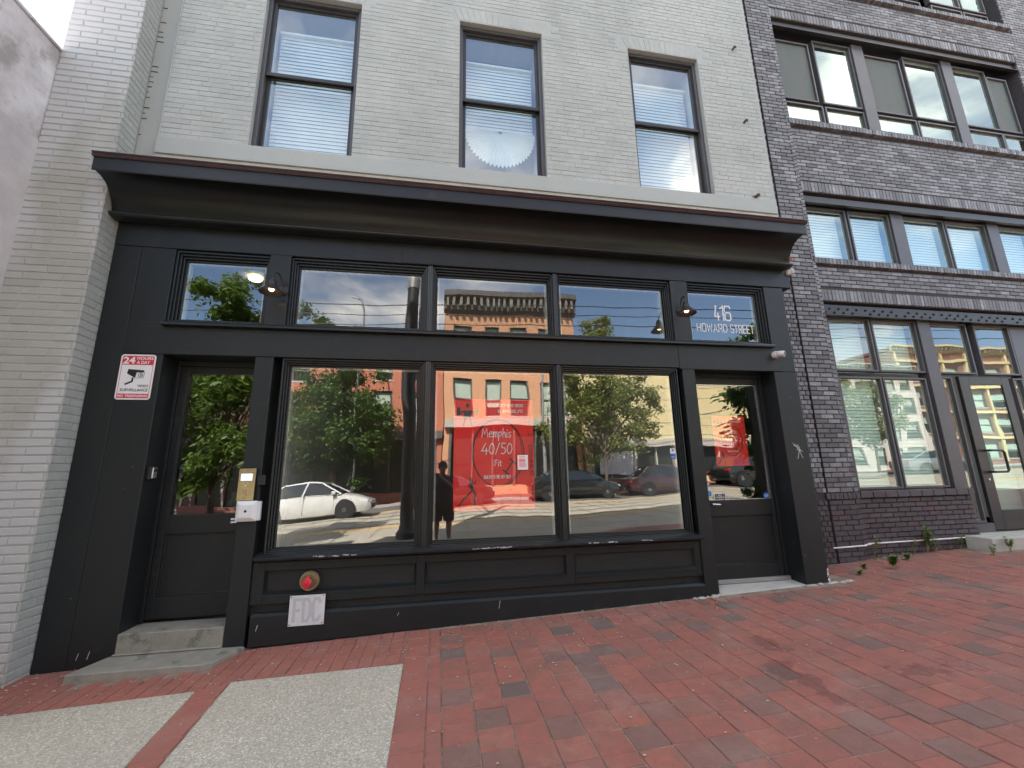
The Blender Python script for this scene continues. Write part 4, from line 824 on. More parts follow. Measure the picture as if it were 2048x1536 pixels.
btext('lettering', 'NO TRESPASSING', x0 + .022, x1 - .022, z0 + .024, z0 + .048, -.0085, M['signwhite'], t, .02); btext('lettering', 'VIDEO', x0 + .175, x1 - .030, z0 + .122, z0 + .147, -.0078, M['black'], t, .02); btext('lettering', 'SURVEILLANCE', x0 + .035, x1 - .030, z0 + .080, z0 + .108, -.0078, M['black'], t, .02)
b = B(); X = lambda u: x0 + u * .299; Z = lambda v: z1 - v * .447
poly(b, [(X(.26), Z(.33)), (X(.72), Z(.355)), (X(.72), Z(.40)), (X(.50), Z(.395)), (X(.47), Z(.52)), (X(.24), Z(.43))], -.0075); poly(b, [(X(.50), Z(.395)), (X(.515), Z(.40)), (X(.485), Z(.525)), (X(.47), Z(.52))], -.0075)
ring(b, X(.63), Z(.46), .018, .018, .005, -.0078); disc(b, X(.64), Z(.46), .007, -.0078); ribbon(b, [(X(.49), Z(.40)), (X(.74), Z(.40)), (X(.72), Z(.52)), (X(.48), Z(.525))], .003, -.0075)
ribbon(b, [(X(.42), Z(.53)), (X(.42), Z(.60)), (X(.24), Z(.665))], .016, -.0075); part('camera_pictogram', b, M['black'], t)
# ================================================================== fittings on the front
t = thing('intercom_panel', 'brass door intercom with small screen on the post beside the left door', 'intercom', (-1.8, -.03, 1.24))
part('housing', B().box(-1.868, -1.732, -.030, .0, 1.24, 1.53), M['bronze'], t); pl = part('face_plate', B().box(-1.873, -1.727, -.036, -.030, 1.236, 1.534), M['brass'], t, bevel=.0015)
part('screen', B().box(-1.853, -1.752, -.0375, -.036, 1.420, 1.486), glow('lcd_screen', (.62, .68, .85), .42), t)
b = B(); 
for i, r in enumerate((.034, .024)): 
    for j in range(8): a0, a1 = math.pi * (.15 + .7 * j / 8), math.pi * (.15 + .7 * (j + 1) / 8); ribbon(b, [(-1.802 + r * math.cos(a0), 1.378 + r * math.sin(a0) * .8), (-1.802 + r * math.cos(a1), 1.378 + r * math.sin(a1) * .8)], .006, -.0365)
disc(b, -1.802, 1.374, .014, -.0365); part('call_symbol', b, mat('bright_brass', (.75, .62, .36), None, .2, metal=.8), t)
b = B(); 
for dx, dz in ((-.02, 0), (0, 0), (-.02, -.022), (0, -.022), (0, -.04), (-.012, -.066)): disc(b, -1.795 + dx, 1.328 + dz, .0045, -.0365, n=10)
part('screw', b, M['bronze'], t)
t = thing('alarm_box', 'square white plastic box with center hole mounted under the intercom', 'alarm box', (-1.76, -.03, 1.05))
part('housing', B().box(-1.848, -1.655, -.035, .0, 1.052, 1.226), M['offwhite'], t, bevel=.004)
b = B(); a = (-1.863, -1.683, 1.047, 1.232); i_ = (-1.830, -1.716, 1.080, 1.199)
o_ = [(a[0], -.040, a[2]), (a[1], -.040, a[2]), (a[1], -.040, a[3]), (a[0], -.040, a[3])]; n_ = [(i_[0], -.060, i_[2]), (i_[1], -.060, i_[2]), (i_[1], -.060, i_[3]), (i_[0], -.060, i_[3])]; r_ = [(x, -.035, z) for x, y, z in o_]
b.add(r_ + o_ + n_, [(0, 1, 5, 4), (1, 2, 6, 5), (2, 3, 7, 6), (3, 0, 4, 7), (4, 5, 9, 8), (5, 6, 10, 9), (6, 7, 11, 10), (7, 4, 8, 11), (8, 9, 10, 11), (3, 2, 1, 0)]); part('cover', b, M['white'], t, bevel=.0015)
part('center_panel', B().box(-1.822, -1.724, -.0625, -.060, 1.088, 1.191), M['white'], t, bevel=.002); b = B(); disc(b, -1.773, 1.140, .012, -.0626); part('lens', b, M['black'], t)
single('label_tab', B().box(-1.905, -1.866, -.02, .0, 1.062, 1.078), M['offwhite'], 'tiny pale plastic tab sticking out left of the white alarm box', 'tab')
t = thing('keypad', 'small black keypad box right of the brass intercom', 'keypad', (-1.68, -.01, 1.38)); part('housing', B().box(-1.716, -1.642, -.022, 0, 1.376, 1.470), M['black'], t, bevel=.004)
b = B(); [disc(b, -1.68 + dx, 1.43 + dz, .005, -.0221, n=10) for dx in (-.018, 0, .018) for dz in (-.025, 0, .022)]; part('button', b, M['bronze'], t)
t = thing('key_lock_box', 'silver fronted key lock box on the recess wall left of the left door', 'lock box', (-2.69, .08, 1.44)); part('body', B().box(-2.700, -2.660, .030, .115, 1.445, 1.570), M['black'], t, bevel=.008)
part('front_cover', B().box(-2.662, -2.648, .040, .105, 1.455, 1.562), M['chrome'], t, bevel=.006); part('shutter', B().box(-2.650, -2.645, .052, .094, 1.52, 1.548), M['black'], t, bevel=.002)
# wall lamps
def lamp(cx, label):
    t = thing('wall_lamp', label, 'wall lamp', (cx, 0, 3.3), 'barn style wall lamps over the shopfront'); o = Vector((cx, -.205, 3.275))
    b = B(); b.lathe([(.052, 0), (.052, .012), (.030, .022)], (cx + .045, -.012, 3.385), 'Y', 20); part('wall_plate', b, M['lampmetal'], t, smooth=True)
    b = B(); pts = []
    for i in range(11): a = math.pi * i / 10; pts.append((cx + .045 - .045 * i / 10 * 1.0, -.03 - .0875 * (1 - math.cos(a)), 3.40 + .11 * math.sin(a) + .03 * i / 10))
    b.tube(pts, .0075, 8); part('arm', b, M['lampmetal'], t, smooth=True)
    b = B(); b.lathe([(.112, .0), (.114, .004), (.108, .012), (.060, .062), (.046, .078), (.040, .092), (.040, .118), (.033, .124), (.026, .150), (.014, .158), (.001, .160)], o, 'Z', 28, caps=False)
    b.lathe([(.110, .003), (.104, .012), (.056, .060), (.040, .078), (.001, .080)], o, 'Z', 28, caps=False); sh = part('shade', b, M['lampmetal'], t, smooth=True)
    b = B(); b.lathe([(.001, .018), (.018, .022), (.027, .038), (.024, .055), (.014, .072), (.013, .082)], o, 'Z', 16); part('bulb', b, M['bulb'], t, smooth=True)
    b = B(); pts = [(o.x + .085 * math.cos(a), o.y, o.z + .01 - .055 * math.sin(a)) for a in [math.pi * i / 12 for i in range(13)]]; b.tube(pts, .0022, 6); part('guard_wire', b, M['lampmetal'], t)
lamp(-1.700, 'black barn wall lamp with glowing bulb on the post above the left door'); lamp(2.905, 'black barn wall lamp beside the 416 transom at the right')
# security cameras
def camera_unit(p, d, label, r=.052):
    t = thing('security_camera', label, 'security camera', p, 'white security cameras'); d = Vector(d).normalized(); p = Vector(p)
    b = B(); b.lathe([(r, 0), (r * 1.04, .012), (r * .95, .040), (r * .78, .052)], p, 'Y', 24); part('base', b, M['camwhite'], t, smooth=True)
    c = p + Vector((.01, -.065, 0)); b = B(); b.lathe([(.001, -.038), (.022, -.032), (.034, -.018), (.038, 0), (.034, .018), (.022, .032), (.001, .038)], c, 'Z', 18); part('ball_joint', b, M['camwhite'], t, smooth=True)
    b = B(); b.lathe([(.012, -.02), (.034, -.005), (.040, .012), (.040, .046), (.037, .052), (.031, .052), (.031, .040), (.001, .038)], c + d * .01, tuple(d), 22); body = part('barrel', b, M['camwhite'], t, smooth=True)
    b = B(); b.lathe([(.001, .0445), (.022, .044), (.029, .0415)], c + d * .01, tuple(d), 18); part('lens', b, M['black'], body, smooth=True)
camera_unit((4.205, -.006, 2.856), (.50, -.80, -.22), 'white security camera on the right pilaster above the right door', .046)
camera_unit((4.60, .05, 4.02), (.75, -.35, .30), 'white security camera under the right end of the cornice', .05)
part('rust_patch', B().box(4.50, 4.535, -.172, -.168, 4.10, 4.165), mat('orange_rust', (.32, .09, .03), (.2, .06, .02), .8, vs=40), gb)
# fire department connection
t = thing('fire_hose_connection', 'round brass wall plate with bright red plug low on the shopfront', 'hose connection', (-1.175, .02, .48)); c = Vector((-1.180, .012, .484))
b = B(); b.lathe([(.090, -.03), (.090, .004), (.084, .010), (.060, .012), (.052, .022), (.001, .022)], c, 'Y', 36); part('wall_plate', b, M['agedbrass'], t, smooth=True)
b = B(); ring(b, c.x, c.z, .074, .074, .004, c.y - .012); 
for i in range(14): a = math.pi * (.08 + .5 * i / 14); ribbon(b, [(c.x + .060 * math.cos(a), c.z + .060 * math.sin(a)), (c.x + .068 * math.cos(a), c.z + .068 * math.sin(a))], .004, c.y - .0115)
part('raised_lettering', b, M['brass'], t)
b = B(); b.lathe([(.034, .02), (.034, .065)], c, 'Y', 24); part('nozzle', b, M['agedbrass'], t, smooth=True)
b = B(); b.lathe([(.040, .062), (.043, .066), (.043, .088), (.036, .096), (.014, .098), (.012, .108), (.001, .110)], c, 'Y', 24)
for a in (R(80), R(260)): b.lathe([(.012, .064), (.012, .084), (.001, .086)], c + Vector((math.cos(a) * .046, 0, math.sin(a) * .046)), 'Y', 12)
part('plug', b, M['redplastic'], t, smooth=True)
t = thing('fdc_sign', 'white metal FDC plate with faded letters screwed below the red plug', 'sign', (-1.18, -.01, .11)); part('plate', B().box(-1.331, -1.022, -.014, -.009, .109, .368), M['offwhite'], t, bevel=.001)
part('spacer', B().box(-1.30, -1.05, -.009, .03, .13, .34), M['black'], t)
b = B(); F_ = {'F': GL['F'], 'D': GL['D'], 'C': GL['C']}; strokes(b, 'FDC', -1.288, -1.062, .150, .332, .026, -.0142, F_, gap=.28); part('lettering', b, M['ghost'], t)
for dx, dz in ((-1.318, .355), (-1.036, .357), (-1.318, .122), (-1.036, .124)): b = B(); disc(b, dx, dz, .0055, -.014, .002, 10); part('screw', b, M['black'], t)
# stickers and scratches
t = thing('window_sticker', 'white and blue sticker at the right edge of the right display pane', 'sticker', (2.735, .112, 1.58)); part('white_half', B().box(2.702, 2.768, .1125, .1135, 1.636, 1.697), M['signwhite'], t); part('blue_half', B().box(2.702, 2.768, .1125, .1135, 1.577, 1.6355), M['blue'], t)
b = B(); disc(b, 2.733, 1.675, .013, .1122); part('emblem', b, M['blue'], t); b = B(); [ribbon(b, [(2.712, z), (2.758, z)], .003, .1122) for z in (1.603, 1.590)]; part('print', b, M['signwhite'], t)
t = thing('no_waiting_sticker', 'black NO WAITING sticker with white border on the right door glass', 'sticker', (3.385, .25, 1.07)); b = B(); poly(b, rrect(3.307, 3.464, 1.072, 1.158, .008), .2515, .0008); part('border', b, M['signwhite'], t); b = B(); poly(b, rrect(3.317, 3.454, 1.081, 1.149, .010), .2505, .0006); part('panel', b, M['black'], t)
btext('lettering', 'NO', 3.362, 3.408, 1.124, 1.144, .2495, M['signwhite'], t, .02); btext('lettering', 'WAITING', 3.327, 3.444, 1.098, 1.121, .2495, M['signwhite'], t, .02); b = B(); ribbon(b, [(3.360, 1.090), (3.415, 1.090)], .003, .2496); ribbon(b, [(3.325, 1.134), (3.350, 1.134)], .003, .2496); ribbon(b, [(3.42, 1.134), (3.445, 1.134)], .003, .2496); part('print', b, M['signwhite'], t)
t = thing('alarm_company_sticker', 'round blue ADT sticker low at the right edge of the right door glass', 'sticker', (4.022, .25, 1.11)); b = B(); disc(b, 4.022, 1.113, .041, .2515, .0008, 8); part('badge', b, M['blue'], t); btext('lettering', 'ADT', 3.996, 4.048, 1.102, 1.126, .2500, M['signwhite'], t, .02)
t = thing('door_decal', 'light blue and white oval decal low at the left edge of the right door glass', 'sticker', (3.25, .25, 1.15)); b = B(); disc(b, 3.250, 1.156, .026, .2515, .0008, 18, .034); part('blue_oval', b, M['lightblue'], t); part('white_card', B().box(3.222, 3.272, .2515, .2525, 1.19, 1.232), M['signwhite'], t)
b = B()
for L2 in ([(4.276, 1.745), (4.282, 1.738)], [(4.285, 1.728), (4.292, 1.705), (4.300, 1.728), (4.306, 1.700), (4.315, 1.722), (4.322, 1.690), (4.332, 1.712)], [(4.322, 1.655), (4.345, 1.725), (4.352, 1.640), (4.362, 1.700)], [(4.330, 1.665), (4.398, 1.640)], [(4.350, 1.650), (4.316, 1.552)], [(4.352, 1.652), (4.388, 1.560)], [(4.335, 1.69), (4.372, 1.655)]): ribbon(b, L2, .004, -.001)
single('graffiti_scribble', b, M['vinyl'], 'small white scribbled graffiti tag on the right pilaster', 'graffiti')
b = B(); rnd = random.Random(9)
for x, z in ((4.515, .16), (4.52, .22), (4.50, .19)): 
    for _ in range(7): q = z + rnd.uniform(-.06, .07); ribbon(b, [(4.46 + rnd.uniform(0, .022), q), (4.47 + rnd.uniform(0, .022), q + rnd.uniform(.005, .03))], rnd.uniform(.003, .012), -.001)
for x, z, l in ((-1.60, .09, .05), (-.36, .13, .03), (.62, .13, .07), (-2.98, -.03, .05), (-2.90, -.03, .06)): ribbon(b, [(x, z), (x + .012, z + l)], .003, -.0075 if x > -2 else -.001)
for _ in range(40): x = rnd.uniform(-3.2, 4.4); z = rnd.uniform(.0, 2.6); (x < -2.75 or x > 4.2) and disc(b, x, max(z, gz(x) + .02), rnd.uniform(.0015, .003), -.001, n=6)
single('paint_scratches', b, M['vinyl'], 'scattered white scratches and chips in the dark shopfront paint', 'scratches', kind='stuff')
# ceiling light in the shop
for x, y, lb in ((-2.62, 1.55, 'round glowing ceiling light seen through the left transom'),): 
    b = B(); b.lathe([(.001, 0), (.075, .0), (.085, .012), (.085, .03)], (x, y, 4.205), 'Z', 24); single('ceiling_light', b, M['ceil'], lb, 'ceiling light')
b = B(); b.box(2.1, 3.0, 2.6, 2.68, 4.15, 4.25); single('tube_light', b, M['offwhite'], 'long pale tube light fitting behind the right middle transom', 'ceiling light')
# ================================================================== weeds
WL = [(5.03, .115, .06, 5, 'tiny flat weed between bricks at the foot of the right pilaster'), (5.62, .19, .17, 12, 'bushy bright green weed on the bricks in front of the charcoal pier'), (6.22, .48, .09, 6, 'small tufted green weed just right of the bushy one'), (6.62, .70, .22, 3, 'thin weed stem left of the tallest weed at the brick wall'), (6.86, .70, .36, 8, 'tallest leafy weed against the charcoal brick wall'), (7.02, .69, .24, 4, 'slender weed just right of the tallest one'), (7.46, .70, .20, 5, 'weed at the wall near the pale concrete step'), (7.40, .30, .14, 5, 'small weed out on the bricks below the concrete step'), (7.80, .36, .20, 7, 'weed growing beside the front of the concrete step'), (5.93, .69, .34, 3, 'pale weed in the corner joint of the charcoal wall'), (5.30, .30, .07, 5, 'low dry weed flat on the bricks near the pier')]
for x, y, h, n, lb in WL:
    t = thing('weed', lb, 'weed', (x, y, gz(x)), 'weeds growing in the sidewalk'); rnd = random.Random(int(x * 100)); bs, bl = B(), B()
    for _ in range(max(2, n // 2)):
        dx, dy = rnd.uniform(-.25, .25) * h, rnd.uniform(-.25, .15) * h; hh = h * rnd.uniform(.65, 1); P0 = Vector((x, y, gz(x))); pts = [P0 + Vector((dx * u, dy * u, hh * u)) for u in (0, .35, .7, 1)]; bs.tube(pts, [.004, .0035, .0025, .0012], 5)
        for _ in range(int(n * 12)):
            u = rnd.uniform(.25 if h > .15 else .05, 1) ** .7; p = P0 + Vector((dx * u, dy * u, hh * u)); a = rnd.uniform(0, 6.283); l = rnd.uniform(.018, .045) * (1.3 if h > .3 else 1); d = Vector((math.cos(a), math.sin(a), rnd.uniform(-.1, .7))).normalized(); sd_ = d.cross(Vector((0, 0, 1))).normalized() * l * .22
            bl.add([p, p + d * l * .5 + sd_, p + d * l, p + d * l * .5 - sd_], [(0, 1, 2, 3)])
    part('stem', bs, M['straw'] if h > .2 else M['weed'], t); part('leaf_spray', bl, M['weed'], t, kind='stuff')
b = B(); rnd = random.Random(6)
for _ in range(260):
    x = rnd.uniform(5.85, 6.5) if rnd.random() < .5 else rnd.uniform(6.6, 8.0); y = rnd.uniform(.55, .72); p = Vector((x, y, gz(x) + rnd.uniform(0, .03))); d = Vector((rnd.uniform(-1, 1), rnd.uniform(-1, .3), rnd.uniform(0, .8))).normalized() * rnd.uniform(.01, .06); b.tube([p, p + d], .0015, 3, caps=False)
single('dry_debris', b, M['straw'], 'dry plant litter along the foot of the charcoal wall', 'litter', kind='stuff')
# ================================================================== across the street (seen in the glass)
def far_window(x0, x1, z0, z1, y, parent, blind=.55, arch=False, fm='darktrim'):
    w_ = part('window', frame(B(), x0, x1, z0, z1, .07, y - .03, y + .06).box(x0 + .07, x1 - .07, y - .05, y + .0, (z0 + z1) / 2 - .03, (z0 + z1) / 2 + .03), M[fm], parent)
    part('pane', B().box(x0 + .06, x1 - .06, y - .10, y - .09, z0 + .06, z1 - .06), M['farglass'], w_)
    if blind: part('blind', B().box(x0 + .08, x1 - .08, y - .088, y - .08, z1 - .08 - (z1 - z0 - .16) * blind, z1 - .08), M['farblind'], w_)
    part('lintel', B().box(x0 - .12, x1 + .12, y + .0, y + .10, z1 + .0, z1 + .22), M['trim'], w_); part('sill', B().box(x0 - .08, x1 + .08, y, y + .14, z0 - .10, z0), M['trim'], w_)
def far_house(name, label, x0, x1, h, y, wm, wins, cornice, shop, depth=12, cat='building'):
    t = thing(name, label, cat, ((x0 + x1) / 2, y - depth / 2, gz((x0 + x1) / 2))); hs_ = [(w0, w1, a, c) for w0, w1, a, c in wins]; zb = -1.2
    ss = [(x0 + .3, x1 - .3, gz(x1) + .35 if shop else zb, shop[0])] if shop else []
    b = holes(B(), x0, x1, zb, h, hs_ + ss, y - .3, y); b.box(x0, x1, y - depth, y - depth + .3, zb, h); b.box(x0, x0 + .3, y - depth + .3, y - .3, zb, h); b.box(x1 - .3, x1, y - depth + .3, y - .3, zb, h); b.box(x0, x1, y - depth, y - .31, h - .5, h - .3); b.box(x0 + .3, x1 - .3, y - 1.3, y - 1.2, zb, h - .5)
    part('wall', b, wm, t)
    for i, q in enumerate(wins): far_window(*q, y - .12, t, blind=(.5, .7, .45, 1, .6)[i % 5])
    if cornice:
        cz, ch, cp, cm = cornice
        b = B(); b.extrx([(y, cz), (y + cp * .4, cz + ch * .15), (y + cp * .5, cz + ch * .6), (y + cp, cz + ch * .75), (y + cp, cz + ch), (y, cz + ch)], x0 - .1, x1 + .1); co = part('cornice', b, M[cm], t)
        b = B(); x = x0 + .1
        while x < x1 - .2: b.box(x, x + .16, y + cp * .3, y + cp * .85, cz + ch * .25, cz + ch * .74); x += .42
        part('bracket', b, M['bracketpaint'], co, kind='stuff')
    if shop:
        b = B(); b.box(x0 + .02, x1 - .02, y + .0, y + .35, shop[0], shop[0] + .5); sf = part('shopfront', b, M[shop[1]], t)
        part('pane', B().box(x0 + .3, x1 - .3, y - .25, y - .24, gz(x1) + .3, shop[0]), M['farglass'], sf)
        x = x0 + .3
        while x < x1 - .3: part('post', B().box(x, x + .12, y - .24, y + .03, gz(x1) + .3, shop[0]), M[shop[2]], sf); x += shop[3]
    return t
FYY = -21.75
far_house('orange_brick_house', 'three storey orange brick building with deep cornice across the street', .25, 9.1, 13.1, FYY, M['orange'], [(x, x + 1.12, a, c) for a, c in ((5.15, 7.45), (8.55, 11.05)) for x in (.85, 2.78, 4.68, 6.6)] + [(7.9, 8.8, 5.15, 7.45)], (11.9, 1.45, .75, 'darktrim'), (4.45, 'trim', 'darktrim', 1.4))
far_house('red_brick_house', 'red brick building with tall blinds and dark shopfront across the street', -9.8, .2, 9.6, FYY - .1, M['redbrick'], [(x, x + 1.15, a, c) for a, c in ((4.75, 6.5), (7.2, 8.9)) for x in (-9.0, -6.4, -3.9, -1.6)], (9.2, .55, .4, 'darktrim'), (3.75, 'darktrim', 'darktrim', 2.1))
far_house('cream_sided_building', 'long cream sided building with glass shopfront across the street', 9.3, 22.6, 8.2, FYY + .1, M['yellow'], [], None, (3.15, 'trim', 'trim', 1.6))
far_house('plum_brick_block', 'plum brick block beyond the cream sided building across the street', 22.9, 32.0, 9.0, FYY - 1, M['farplum'], [(x, x + 1.2, a, a + 1.6) for a in (1.2, 3.9, 6.6) for x in (24.0, 26.2, 28.4)], (9.4, .3, .3, 'trim'), None)
far_house('low_brown_store', 'low brown brick store far left across the street', -24, -10, 7.4, FYY, M['farplum'], [(x, x + 1.3, 4.4, 6.2) for x in (-22.5, -19.5, -16.5, -13.5)], (7.1, .5, .4, 'trim'), (3.4, 'darktrim', 'trim', 2.4))
far_house('white_apartment_block', 'tall white apartment block with gridded windows down the street', 36.5, 49.5, 11.6, -29, M['farwhite'], [(x, x + 1.7, a, a + 1.7) for a in (1.6, 4.1, 6.6, 9.1) for x in (37.3, 39.8, 42.3, 44.8, 47.3)], (11.3, .5, .5, 'trim'), None)
far_house('plum_apartment_block', 'plum brick apartment block with pale bands far down the street', 50, 68, 14.6, -31, M['farplum'], [(x, x + 2.0, a, a + 1.8) for a in (2, 4.9, 7.8, 10.7) for x in (51, 54, 57, 60, 63)], (14.0, .8, .6, 'yellow'), None)
b = B()
for x in (50.3, 53.4, 56.4, 59.4, 62.4, 65.5): b.box(x, x + .35, -30.98, -30.8, 0, 14)
for z in (4.2, 7.1, 10.0, 12.9): b.box(50.2, 67.8, -30.8, -30.72, z, z + .3)
single('pale_banding', b, M['yellow'], 'cream piers and bands on the front of the plum apartment block', 'facade bands')
t = thing('shop_board', 'white board in the shop window of the cream building', 'sign board', (10.6, FYY + .4, 1.2)); part('board', B().box(10.1, 12.6, FYY + .2, FYY + .25, 1.35, 2.75), M['signwhite'], t); part('base_board', B().box(9.6, 13.4, FYY + .2, FYY + .3, .4, 1.05), M['redbrick'], t)
b = B()
for z in (3.9, 4.7, 5.5, 6.3, 7.1): b.box(9.4, 22.5, FYY + .1, FYY + .125, z, z + .03)
part('siding_joint', b, M['trim'], bpy.data.objects['cream_sided_building'])
# trees
def crown(name, clumps, n, ls, m, parent, seed, droop=.3, slim=.3):
    rnd = random.Random(seed); b = B(); tot = sum(c[3] ** 2 for c in clumps)
    for cx_, cy_, cz_, r, sq in clumps:
        sub = [Vector((rnd.gauss(0, .5), rnd.gauss(0, .5), rnd.gauss(0, .5))) for _ in range(max(4, int(r * 9)))]
        for _ in range(int(n * r * r / tot)):
            s = rnd.choice(sub); p = Vector((cx_, cy_, cz_)) + Vector((s.x + rnd.gauss(0, .16), s.y + rnd.gauss(0, .16), (s.z + rnd.gauss(0, .14)) * sq)) * r
            a = rnd.uniform(0, 6.283); d = Vector((math.cos(a), math.sin(a), rnd.uniform(-1, .5) - droop)).normalized(); l = ls * rnd.uniform(.6, 1.3); sd_ = (d.cross(Vector((rnd.uniform(-1, 1), rnd.uniform(-1, 1), 1))).normalized()) * l * slim
            q = p + d * l * .45; b.add([p, q + sd_, p + d * l, q - sd_], [(0, 1, 2, 3)])
    return part(name, b, m, parent)
def tree(label, x, y, h, trunk_h, clumps, n, ls, leaf, seed, slim=.3, r=.14, droop=.3):
    t = thing('street_tree', label, 'tree', (x, y, gz(x)), 'street trees'); b = B(); z0 = gz(x); rnd = random.Random(seed)
    b.tube([(x, y, z0 - .1), (x + .03, y, z0 + trunk_h * .5), (x - .02, y + .03, z0 + trunk_h), (x, y, z0 + h * .85)], [r, r * .8, r * .65, r * .15], 9)
    for cx_, cy_, cz_, rr, sq in clumps: b.tube([(x, y, z0 + trunk_h * rnd.uniform(.8, 1.1)), ((x + cx_) / 2, (y + cy_) / 2, (z0 + trunk_h + cz_) / 2 + .1), (cx_, cy_, cz_)], [r * .45, r * .28, .015], 6)
    part('trunk', b, M['bark'], t); crown('crown', clumps, n, ls, M[leaf], t, seed, droop, slim)
tree('leafy young street tree at the near kerb reflected in the left door', -5.3, -6.3, 6.6, 1.6, [(-5.3, -6.2, 2.3, 1.15, .8), (-5.0, -6.0, 3.4, 1.25, .9), (-5.6, -6.3, 4.5, 1.15, .9), (-5.2, -6.3, 5.6, .85, .9), (-4.5, -6.1, 4.9, .8, .8), (-6.2, -6.5, 3.2, 1.0, .8), (-4.4, -6.2, 2.4, .8, .7), (-5.9, -5.9, 1.6, .7, .6), (-5.0, -6.2, 5.9, .8, .9), (-4.1, -6.1, 5.5, .55, .8), (-5.7, -6.3, 5.2, .7, .8)], 24000, .15, 'leafA', 3, slim=.2)
tree('big spreading street tree across the street reflected in the left display pane', -5.6, -19.3, 10.6, 3, [(-5.8, -19.2, 4.2, 2.1, .8), (-4.2, -18.9, 5.0, 1.9, .8), (-7.4, -19.3, 5.4, 2.0, .9), (-5.4, -19.2, 7.0, 1.9, .9), (-6.2, -19.2, 9.4, 1.1, 1.0), (-3.2, -18.8, 3.6, 1.3, .7), (-8.4, -19.4, 3.6, 1.7, .8), (-5.0, -19.0, 2.6, 1.5, .6), (-6.9, -19.2, 2.4, 1.5, .6)], 26000, .22, 'leafB', 5)
tree('second tree down the far sidewalk left of the big one', -13.5, -19.3, 9, 3, [(-13.5, -19.3, 4.6, 2.2, .9), (-12.3, -19.1, 6.3, 1.8, .9), (-14.8, -19.4, 6.6, 1.8, .9), (-13.4, -19.3, 8.2, 1.3, .9)], 8000, .26, 'leafB', 6)
tree('pale airy conical street tree reflected in the right display pane', 9.2, -17.9, 10.8, 2.6, [(9.2, -17.9, 9.6, .95, 1.1), (9.3, -17.9, 8.3, 1.4, .9), (9.0, -17.9, 6.8, 1.9, .8), (8.4, -17.8, 5.2, 1.9, .8), (10.6, -17.9, 5.4, 1.9, .8), (9.3, -18.0, 3.7, 1.9, .7), (11.5, -18.0, 4.2, 1.3, .7), (7.2, -17.9, 3.9, 1.4, .8), (6.9, -17.9, 5.6, 1.2, .8), (10.9, -17.9, 7.0, 1.3, .8), (7.7, -17.9, 7.3, 1.2, .8), (9.2, -17.9, 10.4, .6, 1.1), (12.2, -17.9, 5.9, 1.0, .8)], 27000, .18, 'leafC', 7)
tree('dark dense tree at the near kerb reflected in the right door', 9.4, -6.35, 5.8, 1.5, [(9.5, -6.3, 2.1, .8, .9), (9.8, -6.3, 3.2, 1.1, .9), (9.6, -6.3, 4.4, 1.1, .9), (10.7, -6.4, 2.8, 1.1, .9), (11.0, -6.4, 4.2, 1.1, .9)], 20000, .13, 'leafB', 8, slim=.36)
tree('tall tree in front of the white apartment block', 31, -19.4, 8, 2.6, [(31, -19.4, 4.4, 1.9, .9), (32, -19.4, 5.8, 1.6, .9), (30, -19.3, 6.0, 1.5, .9), (31, -19.4, 7.3, 1.0, .9)], 7000, .24, 'leafC', 9)
t = thing('kerb_shrub', 'small dark evergreen shrub at the kerb reflected low in the right door', 'shrub', (8.95, -6.0, gz(9))); crown('foliage', [(8.95, -5.95, .85, .42, 1.1), (8.95, -5.95, 1.25, .26, 1.1), (8.95, -5.95, .5, .4, .7)], 3500, .07, M['leafB'], t, 4); part('stem', B().tube([(8.95, -5.95, .2), (8.95, -5.95, 1.1)], .02, 6), M['bark'], t)
# poles and wires
t = thing('utility_pole', 'thick black steel utility pole at the kerb behind the photographer', 'pole', (-.72, -5.85, -.02)); b = B(); b.lathe([(.26, 0), (.26, .12), (.20, .2), (.165, .35), (.155, 4.5), (.14, 7.5), (.13, 11.5)], (-.72, -5.85, -.03), 'Z', 20); part('shaft', b, M['pole'], t, smooth=True)
part('steel_band', B().lathe([(.157, 6.3), (.157, 7.05)], (-.72, -5.85, -.03), 'Z', 20), M['galv'], t, smooth=True); b = B(); b.tube([(-.52, -5.85, .1), (-.52, -5.85, 8)], .03, 8); part('conduit', b, M['galv'], t)
b = B(); b.tube([(-.72, -5.85, 7.9), (-.72, -8, 8.25), (-.72, -12.5, 8.35)], [.05, .045, .035], 8); part('bracket_arm', b, M['pole'], t, smooth=True)
t = thing('street_light', 'gray street light pole across the street in front of the orange building', 'street light', (6.05, -18.6, .2)); b = B(); b.tube([(6.05, -18.6, .1), (6.0, -18.6, 4), (5.96, -18.6, 8.6)], [.12, .10, .07], 12); part('shaft', b, M['galv'], t, smooth=True); b = B(); b.tube([(5.96, -18.6, 8.5), (5.96, -18.0, 9.0), (5.96, -17.0, 9.1)], .04, 8); part('arm', b, M['galv'], t); part('lamp_head', B().box(5.86, 6.06, -17.3, -16.6, 9.02, 9.14), M['galv'], t, bevel=.02)
t = thing('curved_light_pole', 'thin curved light pole reflected in the second transom pane', 'street light', (-5.0, -18.6, -.1)); b = B(); b.tube([(-4.4, -18.6, -.2), (-4.4, -18.6, 10.6), (-4.5, -18.6, 11.3), (-5.0, -18.6, 11.45)], [.09, .05, .05, .05], 8); part('shaft', b, M['galv'], t, smooth=True)
for i, (y, z, lb) in enumerate(((-10.9, 7.95, 'overhead tram wire nearest the shopfront'), (-13.3, 8.0, 'overhead tram wire over the far track'), (-9.2, 8.75, 'thin upper messenger wire above the near track'), (-16.2, 9.6, 'high utility wire along the far side of the street'))):
    b = B(); b.tube([(x, y, z + .02 * math.cos(x * .3) + SL * x) for x in range(-60, 61, 6)], .022, 5); single('overhead_wire', b, M['pole'], lb, 'wire', 'overhead wires')
